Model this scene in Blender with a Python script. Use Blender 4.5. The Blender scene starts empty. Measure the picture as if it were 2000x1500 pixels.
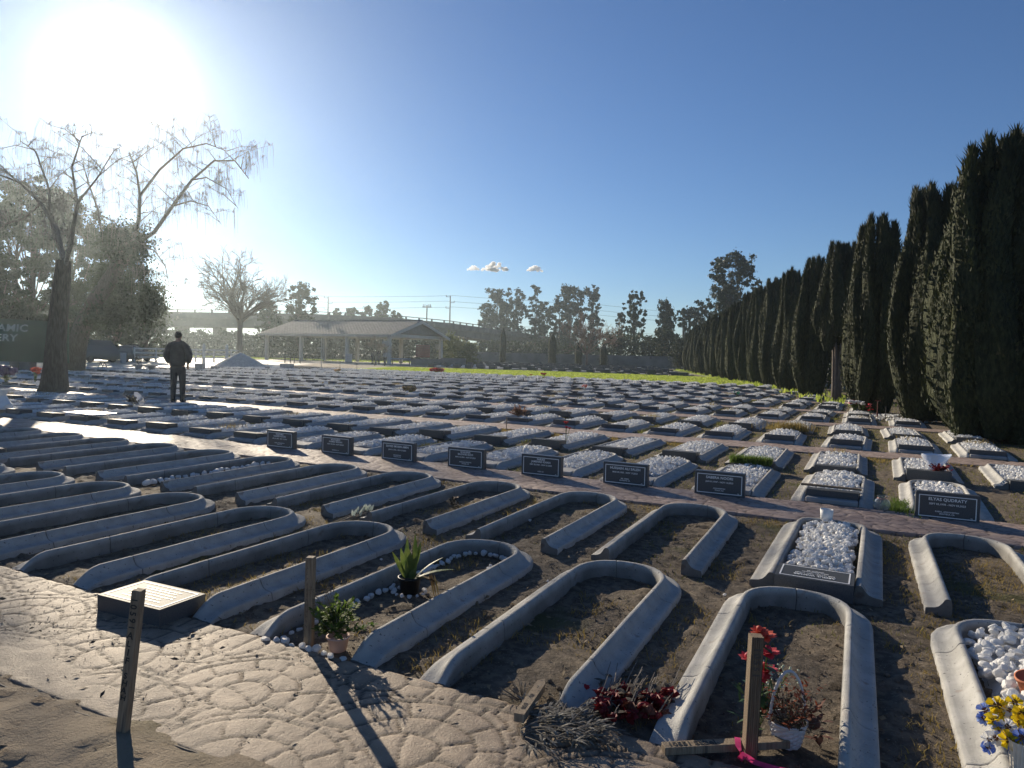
import bpy, math, random
import numpy as np
from mathutils import Vector, Matrix, Euler
random.seed(7); rng = np.random.default_rng(7)
PI = math.pi; R_ = math.radians
scene = bpy.context.scene; COL = scene.collection
# ---------------------------------------------------------------- camera frame
F, CX, CY, EYE = 1384., 1000., 750., 1.5
_vl = np.array([690., 37., -F]); _vr = np.array([-2785., 127., -F])
_Y = _vl/np.linalg.norm(_vl); _X = -_vr/np.linalg.norm(_vr); _X = _X-_Y*(_X@_Y); _X /= np.linalg.norm(_X)
_Z = np.cross(_X, _Y); RW = np.array([_X, _Y, _Z])
def ray(px, py): return RW@np.array([px-CX, -(py-CY), -F])
def G(px, py, z=0.):            # a spot of the ground seen from the photographer's place
    d = ray(px, py); t = (z-EYE)/d[2]; return Vector((d[0]*t, d[1]*t, z))
def hor(px): return 695.1+0.0259*(px-1000)
def D(px, dist, z=0.):          # ground spot in that bearing at that distance
    d = ray(px, hor(px)); t = dist/F; return Vector((d[0]*t, d[1]*t, z))
def dep(px, py): return EYE*F/(py-hor(px))
def ZH(px, py, dist): return EYE+(hor(px)-py)*dist/F   # height of something seen at py in that distance
VIEW = Vector((RW@np.array([0, 0, -1.])).tolist()); RIGHT = Vector((RW@np.array([1., 0, 0])).tolist()); RIGHT.z = 0; RIGHT.normalize()
FWD = Vector((VIEW.x, VIEW.y, 0)).normalized()
YAW = math.atan2(RIGHT.y, RIGHT.x)
# ---------------------------------------------------------------- object helpers
def tag(o, label=None, cat=None, group=None, kind=None):
    if label: o['label'] = label
    if cat: o['category'] = cat
    if group: o['group'] = group
    if kind: o['kind'] = kind
    return o
def empty(name, loc=(0, 0, 0), rz=0, label=None, cat=None, group=None):
    o = bpy.data.objects.new(name, None); COL.objects.link(o); o.location = loc; o.rotation_euler = (0, 0, rz)
    o.empty_display_size = .1
    return tag(o, label, cat, group)
def link(name, me, mats=None, parent=None, loc=None, rot=None):
    if mats is not None:
        for m in (mats if isinstance(mats, (list, tuple)) else [mats]): me.materials.append(m)
    o = bpy.data.objects.new(name, me); COL.objects.link(o)
    if parent: o.parent = parent
    if loc is not None: o.location = loc
    if rot is not None: o.rotation_euler = rot
    return o
def npmesh(name, V, Fc, smooth=False, mi=None, attr=None):
    V = np.asarray(V, np.float32); Fc = np.asarray(Fc, np.int32); k = Fc.shape[1]
    me = bpy.data.meshes.new(name); me.vertices.add(len(V)); me.vertices.foreach_set('co', V.ravel())
    me.loops.add(Fc.size); me.loops.foreach_set('vertex_index', Fc.ravel())
    me.polygons.add(len(Fc)); me.polygons.foreach_set('loop_start', np.arange(0, Fc.size, k, dtype=np.int32))
    me.polygons.foreach_set('loop_total', np.full(len(Fc), k, np.int32))
    if mi is not None: me.polygons.foreach_set('material_index', np.asarray(mi, np.int32))
    me.polygons.foreach_set('use_smooth', np.full(len(Fc), smooth))
    if attr is not None:
        a = me.attributes.new('mark', 'FLOAT', 'POINT'); a.data.foreach_set('value', np.asarray(attr, np.float32))
    me.update(); me.validate(); return me
class MB:
    def __init__(s): s.v = []; s.f = []; s.m = []; s.cur = 0; s.s = []; s.sm = False
    def add(s, vs, fs):
        b = len(s.v); s.v += [tuple(v) for v in vs]; s.f += [tuple(i+b for i in f) for f in fs]
        s.m += [s.cur]*len(fs); s.s += [s.sm]*len(fs); return b
    def box(s, c, d, rot=None, top=None):
        x, y, z = [q/2 for q in d]; t = top or (1, 1)
        vs = [Vector((sx*x*(t[0] if sz > 0 else 1), sy*y*(t[1] if sz > 0 else 1), sz*z)) for sz in (-1, 1) for sy in (-1, 1) for sx in (-1, 1)]
        if rot is not None:
            m = rot if isinstance(rot, Matrix) else Euler(rot).to_matrix(); vs = [m@v for v in vs]
        c = Vector(c); vs = [v+c for v in vs]
        s.add(vs, [(0, 2, 3, 1), (4, 5, 7, 6), (0, 1, 5, 4), (2, 6, 7, 3), (0, 4, 6, 2), (1, 3, 7, 5)]); return s
    def bevbox(s, c, d, b=.006, rot=None):
        x, y, z = [q/2 for q in d]; vs = []
        for sz in (-1, 1):
            for sx, sy in ((-1, -1), (1, -1), (1, 1), (-1, 1)):
                vs += [Vector((sx*(x-b), sy*(y-b), sz*z)), Vector((sx*x, sy*(y-b), sz*(z-b))), Vector((sx*(x-b), sy*y, sz*(z-b)))]
        if rot is not None:
            m = rot if isinstance(rot, Matrix) else Euler(rot).to_matrix(); vs = [m@v for v in vs]
        c = Vector(c); vs = [v+c for v in vs]
        fs = [(9, 6, 3, 0), (12, 15, 18, 21)]
        for q in range(4):
            a, e = 3*q, 3*((q+1) % 4); ax = 2 if q % 2 == 0 else 1
            fs += [(a, e, e+ax, a+ax), (12+a+ax, 12+e+ax, 12+e, 12+a), (a+ax, e+ax, 12+e+ax, 12+a+ax)]
            fs += [(a, a+1, a+2) if q % 2 else (a, a+2, a+1), (12+a, 12+a+2, 12+a+1) if q % 2 else (12+a, 12+a+1, 12+a+2)]
            o = 3-ax; fs += [(a+1, a+2, 12+a+2, 12+a+1)]
        s.add(vs, fs); return s
    def tube(s, pts, rad, n=6, cap=True):
        pts = [Vector(p) for p in pts]; rad = rad if isinstance(rad, (list, tuple)) else [rad]*len(pts)
        u = None; vs = []
        for i, p in enumerate(pts):
            t = (pts[min(i+1, len(pts)-1)]-pts[max(i-1, 0)]).normalized()
            if u is None: u = t.orthogonal().normalized()
            else:
                u = u-t*u.dot(t); u = u.normalized() if u.length > 1e-6 else t.orthogonal().normalized()
            w = t.cross(u)
            for k in range(n):
                a = 2*PI*k/n; vs.append(p+(u*math.cos(a)+w*math.sin(a))*rad[i])
        fs = [(i*n+k, i*n+(k+1) % n, (i+1)*n+(k+1) % n, (i+1)*n+k) for i in range(len(pts)-1) for k in range(n)]
        if cap: fs += [tuple(range(n-1, -1, -1)), tuple((len(pts)-1)*n+k for k in range(n))]
        s.add(vs, fs); return s
    def lathe(s, prof, n=16, c=(0, 0, 0), sx=1, sy=1):
        c = Vector(c); vs = []; 
        for r, z in prof:
            for k in range(n):
                a = 2*PI*k/n; vs.append(c+Vector((r*sx*math.cos(a), r*sy*math.sin(a), z)))
        fs = [(i*n+k, i*n+(k+1) % n, (i+1)*n+(k+1) % n, (i+1)*n+k) for i in range(len(prof)-1) for k in range(n)]
        fs += [tuple(range(n-1, -1, -1)), tuple((len(prof)-1)*n+k for k in range(n))]
        s.add(vs, fs); return s
    def ell(s, c, r, n=10, m=7, jit=0, rot=None):
        c = Vector(c); vs = []; rm = Euler(rot).to_matrix() if rot else None
        for i in range(m+1):
            th = PI*i/m
            for k in range(n):
                a = 2*PI*k/n; j = 1+random.uniform(-jit, jit)
                v = Vector((r[0]*math.sin(th)*math.cos(a)*j, r[1]*math.sin(th)*math.sin(a)*j, -r[2]*math.cos(th)*j))
                if i in (0, m): v = Vector((0, 0, -r[2]*math.cos(th)))
                vs.append(c+(rm@v if rm else v))
        s.add(vs, [(i*n+k, i*n+(k+1) % n, (i+1)*n+(k+1) % n, (i+1)*n+k) for i in range(m) for k in range(n)]); return s
    def prism(s, poly, z0, z1, M=None):     # poly in xy
        n = len(poly); vs = [Vector((x, y, z0)) for x, y in poly]+[Vector((x, y, z1)) for x, y in poly]
        if M: vs = [M@v for v in vs]
        s.add(vs, [tuple(range(n-1, -1, -1)), tuple(range(n, 2*n))]+[(i, (i+1) % n, n+(i+1) % n, n+i) for i in range(n)]); return s
    def leaf(s, p, d, L, w, up=(0, 0, 1), bend=.25, n=3):
        p = Vector(p); d = Vector(d).normalized(); sd = d.cross(Vector(up))
        sd = sd.normalized() if sd.length > 1e-4 else d.orthogonal().normalized(); nrm = sd.cross(d)
        vs = []
        for i in range(n+1):
            t = i/n; c = p+d*(L*t)-nrm*(bend*L*t*t); ww = w*math.sin(PI*(.12+.88*t))+w*.05
            vs += [c-sd*ww/2, c+sd*ww/2]
        s.add(vs, [(2*i, 2*i+1, 2*i+3, 2*i+2) for i in range(n)]); return s
    def mesh(s, name, smooth=None):
        me = bpy.data.meshes.new(name); me.from_pydata(s.v, [], s.f); me.validate(); me.update()
        if len(me.polygons) == len(s.f):
            me.polygons.foreach_set('material_index', s.m)
            me.polygons.foreach_set('use_smooth', [smooth if smooth is not None else q for q in s.s])
        return me
    def build(s, name, mats, parent=None, smooth=None, loc=None, rot=None):
        return link(name, s.mesh(name, smooth), mats, parent, loc, rot)
def copy_tree(o, parent=None):
    c = o.copy(); COL.objects.link(c)
    if parent: c.parent = parent
    for ch in o.children: copy_tree(ch, c)
    return c
def hsh(ix, iy, s=0):
    q = np.sin(ix*127.1+iy*311.7+s*74.7)*43758.5453; return q-np.floor(q)
def vnoise(x, y, s=0):
    ix = np.floor(x); iy = np.floor(y); fx = x-ix; fy = y-iy; fx = fx*fx*(3-2*fx); fy = fy*fy*(3-2*fy)
    a = hsh(ix, iy, s); b = hsh(ix+1, iy, s); c = hsh(ix, iy+1, s); d = hsh(ix+1, iy+1, s)
    return a+(b-a)*fx+(c-a)*fy+(a-b-c+d)*fx*fy
def fbm(x, y, f, o=4, s=0):
    t = 0; a = .5; n = 0
    for i in range(o): t = t+a*vnoise(x*f, y*f, s+i); n += a; a *= .5; f *= 2.03
    return t/n
# ---------------------------------------------------------------- materials
MATS = {}
def mat(name, c1, c2=None, sc=8., rough=.8, bump=0., bsc=60., det=5., spec=.3, mark=None, rnd=0., trans=0., metal=0., coat=0., spots=None, alpha=None, thr=(.35, .65), stretch=None):
    if name in MATS: return MATS[name]
    m = bpy.data.materials.new(name); MATS[name] = m; m.use_nodes = True; nt = m.node_tree; N = nt.nodes; L = nt.links
    b = N['Principled BSDF']; out = N['Material Output']
    tc = N.new('ShaderNodeTexCoord'); vec = tc.outputs['Object']
    if stretch:
        mp = N.new('ShaderNodeMapping'); mp.inputs['Scale'].default_value = stretch; L.new(vec, mp.inputs[0]); vec = mp.outputs[0]
    c1 = (*c1, 1); c2 = (*(c2 or c1[:3]), 1)
    nz = N.new('ShaderNodeTexNoise'); nz.inputs['Scale'].default_value = sc; nz.inputs['Detail'].default_value = det; L.new(vec, nz.inputs['Vector'])
    rp = N.new('ShaderNodeValToRGB'); rp.color_ramp.elements[0].position = thr[0]; rp.color_ramp.elements[1].position = thr[1]
    rp.color_ramp.elements[0].color = c1; rp.color_ramp.elements[1].color = c2; L.new(nz.outputs['Fac'], rp.inputs[0]); col = rp.outputs[0]
    def mix(fac, a, bcol, mode='MIX'):
        x = N.new('ShaderNodeMix'); x.data_type = 'RGBA'; x.blend_type = mode
        if isinstance(fac, float): x.inputs[0].default_value = fac
        else: L.new(fac, x.inputs[0])
        L.new(a, x.inputs[6])
        if isinstance(bcol, tuple): x.inputs[7].default_value = (*bcol, 1)
        else: L.new(bcol, x.inputs[7])
        return x.outputs[2]
    for (scl, t, cc) in (spots or []):
        n2 = N.new('ShaderNodeTexNoise'); n2.inputs['Scale'].default_value = scl; n2.inputs['Detail'].default_value = 3; L.new(vec, n2.inputs['Vector'])
        r2 = N.new('ShaderNodeMapRange'); r2.inputs['From Min'].default_value = t; r2.inputs['From Max'].default_value = t+.06; L.new(n2.outputs['Fac'], r2.inputs['Value'])
        col = mix(r2.outputs[0], col, cc)
    if rnd:
        oi = N.new('ShaderNodeObjectInfo'); mr = N.new('ShaderNodeMapRange'); mr.inputs['To Min'].default_value = 1-rnd; mr.inputs['To Max'].default_value = 1+rnd*.6
        L.new(oi.outputs['Random'], mr.inputs['Value']); hs = N.new('ShaderNodeHueSaturation'); L.new(mr.outputs[0], hs.inputs['Value']); L.new(col, hs.inputs['Color']); col = hs.outputs[0]
    if mark is not None:
        at = N.new('ShaderNodeAttribute'); at.attribute_name = 'mark'; col = mix(at.outputs['Fac'], col, mark)
    L.new(col, b.inputs['Base Color'])
    b.inputs['Roughness'].default_value = rough; b.inputs['Specular IOR Level'].default_value = spec; b.inputs['Metallic'].default_value = metal; b.inputs['Coat Weight'].default_value = coat
    if bump:
        nb = N.new('ShaderNodeTexNoise'); nb.inputs['Scale'].default_value = bsc; nb.inputs['Detail'].default_value = 6; nb.inputs['Roughness'].default_value = .65; L.new(vec, nb.inputs['Vector'])
        nf = N.new('ShaderNodeTexNoise'); nf.inputs['Scale'].default_value = bsc*4.3; nf.inputs['Detail'].default_value = 2; L.new(vec, nf.inputs['Vector']); na = N.new('ShaderNodeMath'); na.operation = 'MULTIPLY_ADD'; L.new(nf.outputs['Fac'], na.inputs[0]); na.inputs[1].default_value = .28; L.new(nb.outputs['Fac'], na.inputs[2])
        bp = N.new('ShaderNodeBump'); bp.inputs['Strength'].default_value = 1; bp.inputs['Distance'].default_value = bump; L.new(na.outputs[0], bp.inputs['Height']); L.new(bp.outputs[0], b.inputs['Normal'])
    if trans:
        tr = N.new('ShaderNodeBsdfTranslucent'); L.new(col, tr.inputs[0]); ms = N.new('ShaderNodeMixShader'); ms.inputs[0].default_value = trans
        L.new(b.outputs[0], ms.inputs[1]); L.new(tr.outputs[0], ms.inputs[2]); L.new(ms.outputs[0], out.inputs[0])
    if alpha: b.inputs['Alpha'].default_value = alpha
    return m
def glass(name, col=(.8, .9, .9), rough=.05, tw=.9):
    if name in MATS: return MATS[name]
    m = mat(name, col, rough=rough, spec=.5); m.node_tree.nodes['Principled BSDF'].inputs['Transmission Weight'].default_value = tw; m.node_tree.nodes['Principled BSDF'].inputs['IOR'].default_value = 1.3
    return m
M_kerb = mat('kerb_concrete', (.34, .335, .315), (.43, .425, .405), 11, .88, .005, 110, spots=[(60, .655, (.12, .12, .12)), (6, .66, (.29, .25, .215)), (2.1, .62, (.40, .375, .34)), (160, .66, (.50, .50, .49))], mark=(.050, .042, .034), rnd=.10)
M_foot = mat('footing_concrete', (.27, .28, .29), (.36, .36, .36), 6, .85, .003, 60, rnd=.1)
M_granite = mat('dark_granite', (.050, .056, .064), (.080, .087, .095), 120, .42, .0006, 300, spec=.5, rnd=.12)
M_gtop = mat('polished_granite', (.075, .082, .088), (.10, .108, .116), 200, .55, 0, spec=.04)
M_letter = mat('engraved_white', (.80, .80, .78), (.88, .88, .86), 90, .6)
M_stone = mat('white_marble', (.82, .82, .81), (.92, .92, .91), 9, .55, .002, 90, trans=.38, spots=[(14, .65, (.62, .58, .52)), (5, .70, (.55, .55, .56))])
M_soil = mat('dark_soil', (.045, .036, .028), (.10, .08, .062), 7, .95, .02, 55, rnd=.2)
M_wood = mat('weathered_wood', (.20, .15, .10), (.33, .26, .18), 14, .8, .002, 50, stretch=(9, 9, .8), spots=[(3, .62, (.12, .10, .08))])
M_wood2 = mat('brown_lumber', (.15, .11, .075), (.24, .18, .12), 14, .8, .002, 50, stretch=(9, 9, .8))
M_ink = mat('marker_ink', (.04, .038, .036), rough=.6)
M_dgreen = mat('leaf_green', (.06, .11, .02), (.15, .22, .045), 30, .65, trans=.5, spec=.2)
M_dry = mat('dry_leaf', (.16, .12, .07), (.32, .25, .16), 20, .8, trans=.2)
M_twig = mat('grey_twig', (.13, .11, .09), (.24, .21, .17), 30, .85)
M_bark = mat('bark', (.07, .055, .042), (.16, .13, .10), 9, .95, .03, 18, stretch=(3, 3, .5))
M_pbark = mat('pale_bark', (.30, .26, .21), (.42, .37, .30), 6, .9, .02, 20)
M_metal = mat('dark_metal', (.05, .05, .05), (.09, .08, .08), 20, .5, metal=.6)
M_white = mat('white_paint', (.72, .72, .70), (.8, .8, .78), 10, .5)
M_black = mat('black_plastic', (.015, .015, .016), rough=.45)
M_red = mat('red_petal', (.35, .012, .02), (.55, .03, .04), 30, .6, trans=.35)
M_pink = mat('pink_petal', (.52, .045, .09), (.68, .12, .13), 20, .55, trans=.4)
# ---------------------------------------------------------------- camera, sun, sky
cam = bpy.data.cameras.new('camera'); co = bpy.data.objects.new('camera', cam); COL.objects.link(co); scene.camera = co
cam.sensor_width = 36; cam.lens = F/2000*36; cam.clip_start = .05; cam.clip_end = 20000
M4 = Matrix(RW.tolist()).to_4x4(); M4.translation = Vector((0, 0, EYE)); co.matrix_world = M4
SUN = Vector(ray(235, 150).tolist()).normalized(); EL = math.asin(SUN.z); AZ = math.atan2(SUN.x, SUN.y)
sl = bpy.data.lights.new('sun', 'SUN'); sl.energy = 5.0; sl.angle = R_(.53); sl.color = (1, .86, .66)
so = bpy.data.objects.new('sun', sl); COL.objects.link(so); so.rotation_euler = SUN.to_track_quat('Z', 'Y').to_euler(); so.location = (-20, 20, 30)
w = bpy.data.worlds.new('World'); scene.world = w; w.use_nodes = True; nt = w.node_tree; N = nt.nodes; L = nt.links
bg = N['Background']; sky = N.new('ShaderNodeTexSky'); sky.sky_type = 'NISHITA'; sky.sun_disc = False
sky.sun_elevation = EL; sky.sun_rotation = AZ % (2*PI); sky.altitude = 20; sky.air_density = 1.0; sky.dust_density = .03; sky.ozone_density = 3.0
tc = N.new('ShaderNodeTexCoord'); nv = N.new('ShaderNodeVectorMath'); nv.operation = 'NORMALIZE'; L.new(tc.outputs['Generated'], nv.inputs[0])
dt = N.new('ShaderNodeVectorMath'); dt.operation = 'DOT_PRODUCT'; L.new(nv.outputs[0], dt.inputs[0]); dt.inputs[1].default_value = SUN
mx = N.new('ShaderNodeMath'); mx.operation = 'MAXIMUM'; L.new(dt.outputs['Value'], mx.inputs[0]); mx.inputs[1].default_value = 0
acc = None
SKYK = .076
for p, k in ((12000, 180.), (1100, 14.0), (300, 3.2), (70, .55), (16, .06)):     # the sun's aureole: light scattered forward in the air
    pw = N.new('ShaderNodeMath'); pw.operation = 'POWER'; L.new(mx.outputs[0], pw.inputs[0]); pw.inputs[1].default_value = p
    ml = N.new('ShaderNodeMath'); ml.operation = 'MULTIPLY'; L.new(pw.outputs[0], ml.inputs[0]); ml.inputs[1].default_value = k
    if acc is None: acc = ml
    else:
        ad = N.new('ShaderNodeMath'); ad.operation = 'ADD'; L.new(acc.outputs[0], ad.inputs[0]); L.new(ml.outputs[0], ad.inputs[1]); acc = ad
vm = N.new('ShaderNodeVectorMath'); vm.operation = 'SCALE'; vm.inputs[0].default_value = (1, .97, .90); L.new(acc.outputs[0], vm.inputs['Scale'])
tn = N.new('ShaderNodeVectorMath'); tn.operation = 'MULTIPLY'; L.new(sky.outputs[0], tn.inputs[0]); tn.inputs[1].default_value = (.53, .645, .83)
va = N.new('ShaderNodeVectorMath'); va.operation = 'ADD'; L.new(tn.outputs[0], va.inputs[0]); L.new(vm.outputs[0], va.inputs[1])
L.new(va.outputs[0], bg.inputs[0]); bg.inputs[1].default_value = SKYK
vs = scene.view_settings; vs.view_transform = 'Standard'; vs.look = 'None'; vs.exposure = 0.62; vs.gamma = 1
scene.cycles.max_bounces = 6; scene.cycles.transparent_max_bounces = 12; scene.cycles.volume_bounces = 3
# ---------------------------------------------------------------- layout of the plots
NEAR0, NEAR1 = 1.78, 2.68
BLOCKS = [(8.22, 12.82), (13.85, 18.72), (19.75, 23.85), (24.85, 29.25), (30.2, 34.75), (35.7, 40.1), (41.0, 45.2)]
PATHS = [(7.2, 8.20), (12.84, 13.82), (18.74, 19.72), (23.87, 24.82), (29.27, 30.17), (34.77, 35.67), (40.12, 40.98)]
PITCH, OFF = 1.085, -.28
LEFT_LIM = -42.
def cypx(y):                    # foot of the cypress hedge along the plots
    pts = [(-5, 7.4), (14, 3.6), (18.7, 2.5), (24, 1.4), (28.5, .25), (32.3, -1.1), (43.6, -3.9), (61, -9.1), (84, -16.8), (112, -26.)]
    for (a, xa), (b, xb) in zip(pts, pts[1:]):
        if y <= b: return xa+(xb-xa)*(y-a)/(b-a)
    return -26
# ---------------------------------------------------------------- the ground sheet
def axis(parts):
    return np.unique(np.round(np.concatenate([np.arange(a, b, s) for a, b, s in parts]), 4))
xs = axis([(-600, -200, 100), (-200, -60, 10), (-60, -9, .5), (-9, 3.2, .04), (3.2, 20, .6), (20, 200, 15), (200, 601, 100)])
ys = axis([(-600, -100, 100), (-100, -2, 7), (-2, 1, .3), (.6, 8.6, .04), (8.6, 14, .15), (14, 60, 1), (60, 200, 10), (200, 601, 100)])
X, Y = np.meshgrid(xs, ys); nx, ny = len(xs), len(ys)
near = ((X > -9.5) & (X < 3.3) & (Y > .4) & (Y < 14)).astype(float)
Zg = near*(.030*(fbm(X, Y, 1.6, 3)-.5)+.022*(fbm(X, Y, 9, 4, 5)-.5)+.008*(fbm(X, Y, 30, 2, 9)-.5))-.008
clod = np.clip(fbm(X, Y, 14, 3, 21)-.60, 0, 1)*near*.10
Zg = Zg+clod
for a, b in [(NEAR0+.16, NEAR1)]+PATHS: # stay under the paving
    t = np.clip((Y-a+.10)/.10, 0, 1)*np.clip((b+.08-Y)/.08, 0, 1)
    lim = np.where((t > 0), -.035*t+.02*(1-t), 9)
    Zg = np.where(near > 0, np.minimum(Zg, lim), Zg)
for (x, y, r, h) in [(-2.47, 1.66, .16, .035), (-3.0, 1.5, .22, .03), (-2.15, 1.55, .18, .03), (1.0, 4.9, .3, .03)]:
    Zg = Zg+near*h*np.exp(-((X-x)**2+(Y-y)**2)/r**2)*(.5+fbm(X, Y, 18, 3, 3))
# sand that drifted over the near edge of the paving
for_ = np.clip((NEAR0+.10+.10*(fbm(X, Y, 2.6, 3, 77)-.5)-Y)/.12, 0, 1)*np.clip((Y-1.2)/.4, 0, 1)*near
Zg = Zg+for_*(.022+.016*(fbm(X, Y, 7, 4, 71)-.4))
SAND = np.clip((2.0-Y)/.3, 0, 1)*near*np.clip(.55+.9*(fbm(X, Y, 2.2, 4, 72)-.35), 0, 1)*np.clip((-.2-X)/1.5, 0, 1)
dr = np.clip(1-np.abs(Y-(1.72+.25*(fbm(X, Y, 1.1, 3, 40)-.3)))/.32, 0, 1)*near*(X < -1.1)
V = np.stack([X.ravel(), Y.ravel(), Zg.ravel()], 1)
ii = np.arange(ny*nx).reshape(ny, nx); Q = np.stack([ii[:-1, :-1].ravel(), ii[:-1, 1:].ravel(), ii[1:, 1:].ravel(), ii[1:, :-1].ravel()], 1)
M_ground = mat('bare_soil', (.092, .074, .054), (.19, .152, .11), 16, .85, .018, 60, det=10, spec=.25, thr=(.40, .60), mark=(.30, .24, .17),
    spots=[(1.3, .60, (.15, .115, .075)), (60, .62, (.24, .20, .15)), (1.0, .60, (.095, .092, .04)), (33, .66, (.035, .03, .025)), (150, .68, (.34, .29, .22))])
tag(link('ground', npmesh('ground', V, Q, True, attr=SAND.ravel()), M_ground), 'bare brown cemetery soil with clods and worn tracks', kind='structure')
# ---------------------------------------------------------------- stamped scallop paving
def scallop(x, y, W=.86, ring=.13, ln=.165):
    best = np.full(x.shape, 1e9); H = np.zeros(x.shape); R0 = W/2*1.02; done = np.zeros(x.shape, bool)
    j0 = np.floor(y/(W/2)); idn = np.zeros(x.shape)
    for dj in (-2, -1, 0, 1):
        j = j0+dj; cy = j*W/2; ox = (j % 2)*W/2
        i = np.round((x-ox)/W); cx = ox+i*W; dx, dy = x-cx, y-cy; r = np.hypot(dx, dy)
        inside = (r < R0) & ~done
        k = np.floor(r/ring); fr = r-k*ring; d1 = np.minimum(fr, ring-fr); rm = (k+.5)*ring
        n = np.maximum(1, np.round(PI*rm/ln)); th = (np.arctan2(dy, dx)/PI+hsh(k, i+j*3)*.7)*n; ft = th-np.floor(th)
        d2 = np.minimum(ft, 1-ft)*PI*np.maximum(r, .03)/n
        d = np.minimum(d1, d2); d = np.minimum(d, np.abs(R0-r))
        best = np.where(inside, d, best); idn = np.where(inside, hsh(k+i*7, np.floor(th)+j*13), idn); done |= inside
    return np.where(done, best, 0.), idn
def paving(name, x0, x1, y0, y1, st, label, m, sand=False, z=.012, amp=.006):
    xx = np.arange(x0, x1+st, st); yy = np.linspace(y0, y1, max(2, int((y1-y0)/st)))
    A, B = np.meshgrid(xx, yy)
    wx = A+.05*(fbm(A, B, 3, 2, 3)-.5)*2; wy = B+.05*(fbm(A, B, 3, 2, 8)-.5)*2
    d, idn = scallop(wx+.2, wy)
    s = np.clip(d/(.006+.007*fbm(A, B, 2.5, 2, 61)), 0, 1); s = s*s*(3-2*s)
    h = z+amp*(s-1)+.001*(idn-.5)*s+.0025*np.clip(d/.05, 0, 1)**.5+.0035*(fbm(A, B, 22, 3, 2)-.5)+.0025*(fbm(A, B, 55, 2, 3)-.5)+.02*(fbm(A, B, .9, 2, 4)-.5)
    mk = 1-s
    if sand:
        cov = np.clip((fbm(A, B, 1.3, 4, 33)-.57)*4+np.clip((NEAR0+.34-B)/.26, -1.6, 1.6)*np.clip((-.8-A)/.6, 0.25, 1), 0, 1)*.88
        hs = z+.002+.008*(fbm(A, B, 12, 4, 12)-.5)+.010*(fbm(A, B, 2, 2, 15)-.2)*cov
        h = h*(1-cov)+np.maximum(h, hs)*cov; mk = mk*(1-cov*.85)+cov*.12*(fbm(A, B, 30, 2, 5) > .55)
    else:
        cov = np.clip((fbm(A, B, 2.2, 4, 17)-.62)*6, 0, 1); h = h+cov*.003
    edge = np.minimum(B-y0, y1-B); 
    ny_, nx_ = A.shape; ed = .012*(fbm(A, B*0, 3, 3, 6)-.5)
    Bz = B.copy(); Bz[0] += ed[0]; Bz[-1] += ed[-1]
    h[0] -= .004; h[-1] -= .004
    Vt = np.stack([A, Bz, h], 2)
    top = Vt.reshape(-1, 3)
    f = np.stack([Vt[0]-np.array([0, .0, .07]), ], 0).reshape(-1, 3); bk = (Vt[-1]-np.array([0, 0, .07])).reshape(-1, 3)
    n = len(top); Vv = np.concatenate([top, f, bk]); I = np.arange(n).reshape(ny_, nx_)
    q = np.stack([I[:-1, :-1].ravel(), I[:-1, 1:].ravel(), I[1:, 1:].ravel(), I[1:, :-1].ravel()], 1)
    fi = n+np.arange(nx_); bi = n+nx_+np.arange(nx_)
    q1 = np.stack([fi[:-1], fi[1:], I[0, 1:], I[0, :-1]], 1); q2 = np.stack([bi[1:], bi[:-1], I[-1, :-1], I[-1, 1:]], 1)
    mka = np.concatenate([mk.ravel(), np.full(2*nx_, .9)])
    tag(link(name, npmesh(name, Vv, np.concatenate([q, q1, q2]), True, attr=mka), m), label, kind='structure')
M_pave1 = mat('stamped_paving_sandy', (.21, .160, .115), (.33, .255, .185), 7, .66, .005, 95, spec=.3, spots=[(9, .64, (.17, .13, .09)), (90, .66, (.46, .39, .28)), (40, .68, (.10, .08, .06))], mark=(.055, .042, .032))
M_pave2 = mat('stamped_paving_pink', (.27, .20, .17), (.38, .295, .25), 4, .64, .003, 90, spec=.35, spots=[(9, .66, (.26, .20, .17))], mark=(.075, .06, .05))
paving('near_path', -9.5, 1.6, NEAR0, NEAR1, .0125, 'sandy stamped paving in the foreground', M_pave1, True)
paving('path', -14, 3.4, *PATHS[0], .018, 'stamped scallop paving behind the first two rows', M_pave2)
paving('path', -46, -14, *PATHS[0], .12, 'far end of the scallop paving', M_pave2)
for i, (a, b) in enumerate(PATHS[1:]):
    paving('path', LEFT_LIM, min(3.2, cypx(b)+.3), a, b, .04+.012*i, 'pale paved path between grave plots', M_pave2, amp=.006)
# cross strip of paving along the hedge end of the plots
def sheet(name, poly, z, m, label=None, th=.05, kind='structure'):
    b = MB(); b.prism(poly, z-th, z); o = b.build(name, m); tag(o, label, kind=kind); return o
sheet('path', [(-.5, 30.2), (.75, 30.2), (-2.2, 41.2), (-3.4, 41.2)], .026, M_pave2, 'paved strip beside the cypress hedge')
# ---------------------------------------------------------------- lawn, road, far surfaces
M_lawn = mat('lawn_grass', (.16, .22, .035), (.27, .32, .06), .9, .9, .03, 9, spots=[(2.2, .6, (.24, .27, .07))])
M_road = mat('pale_concrete_road', (.40, .36, .30), (.50, .45, .37), .25, .55, .01, 3, spec=.5, spots=[(.8, .62, (.33, .30, .25))])
sheet('road', [(-78, 2), (LEFT_LIM-.6, 2), (LEFT_LIM-.6, 44.8), (-50, 52), (-56, 62), (-74, 72), (-95, 72)], .004, M_road, 'pale concrete road beyond the plots')
sheet('lawn', [(LEFT_LIM+3.2, 45.6), (-2.4, 45.4), (-6, 52), (-9, 60), (-10.8, 66), (-29, 66.5), (-46, 62)], .012, M_lawn, 'bright green lawn strip between the grave fields')
sheet('lawn', [(-180, 63), (-96, 63), (-92, 75), (-64, 84), (-62, 130), (-190, 150)], .008, M_lawn, 'green verge behind the road and the pavilion')
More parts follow.
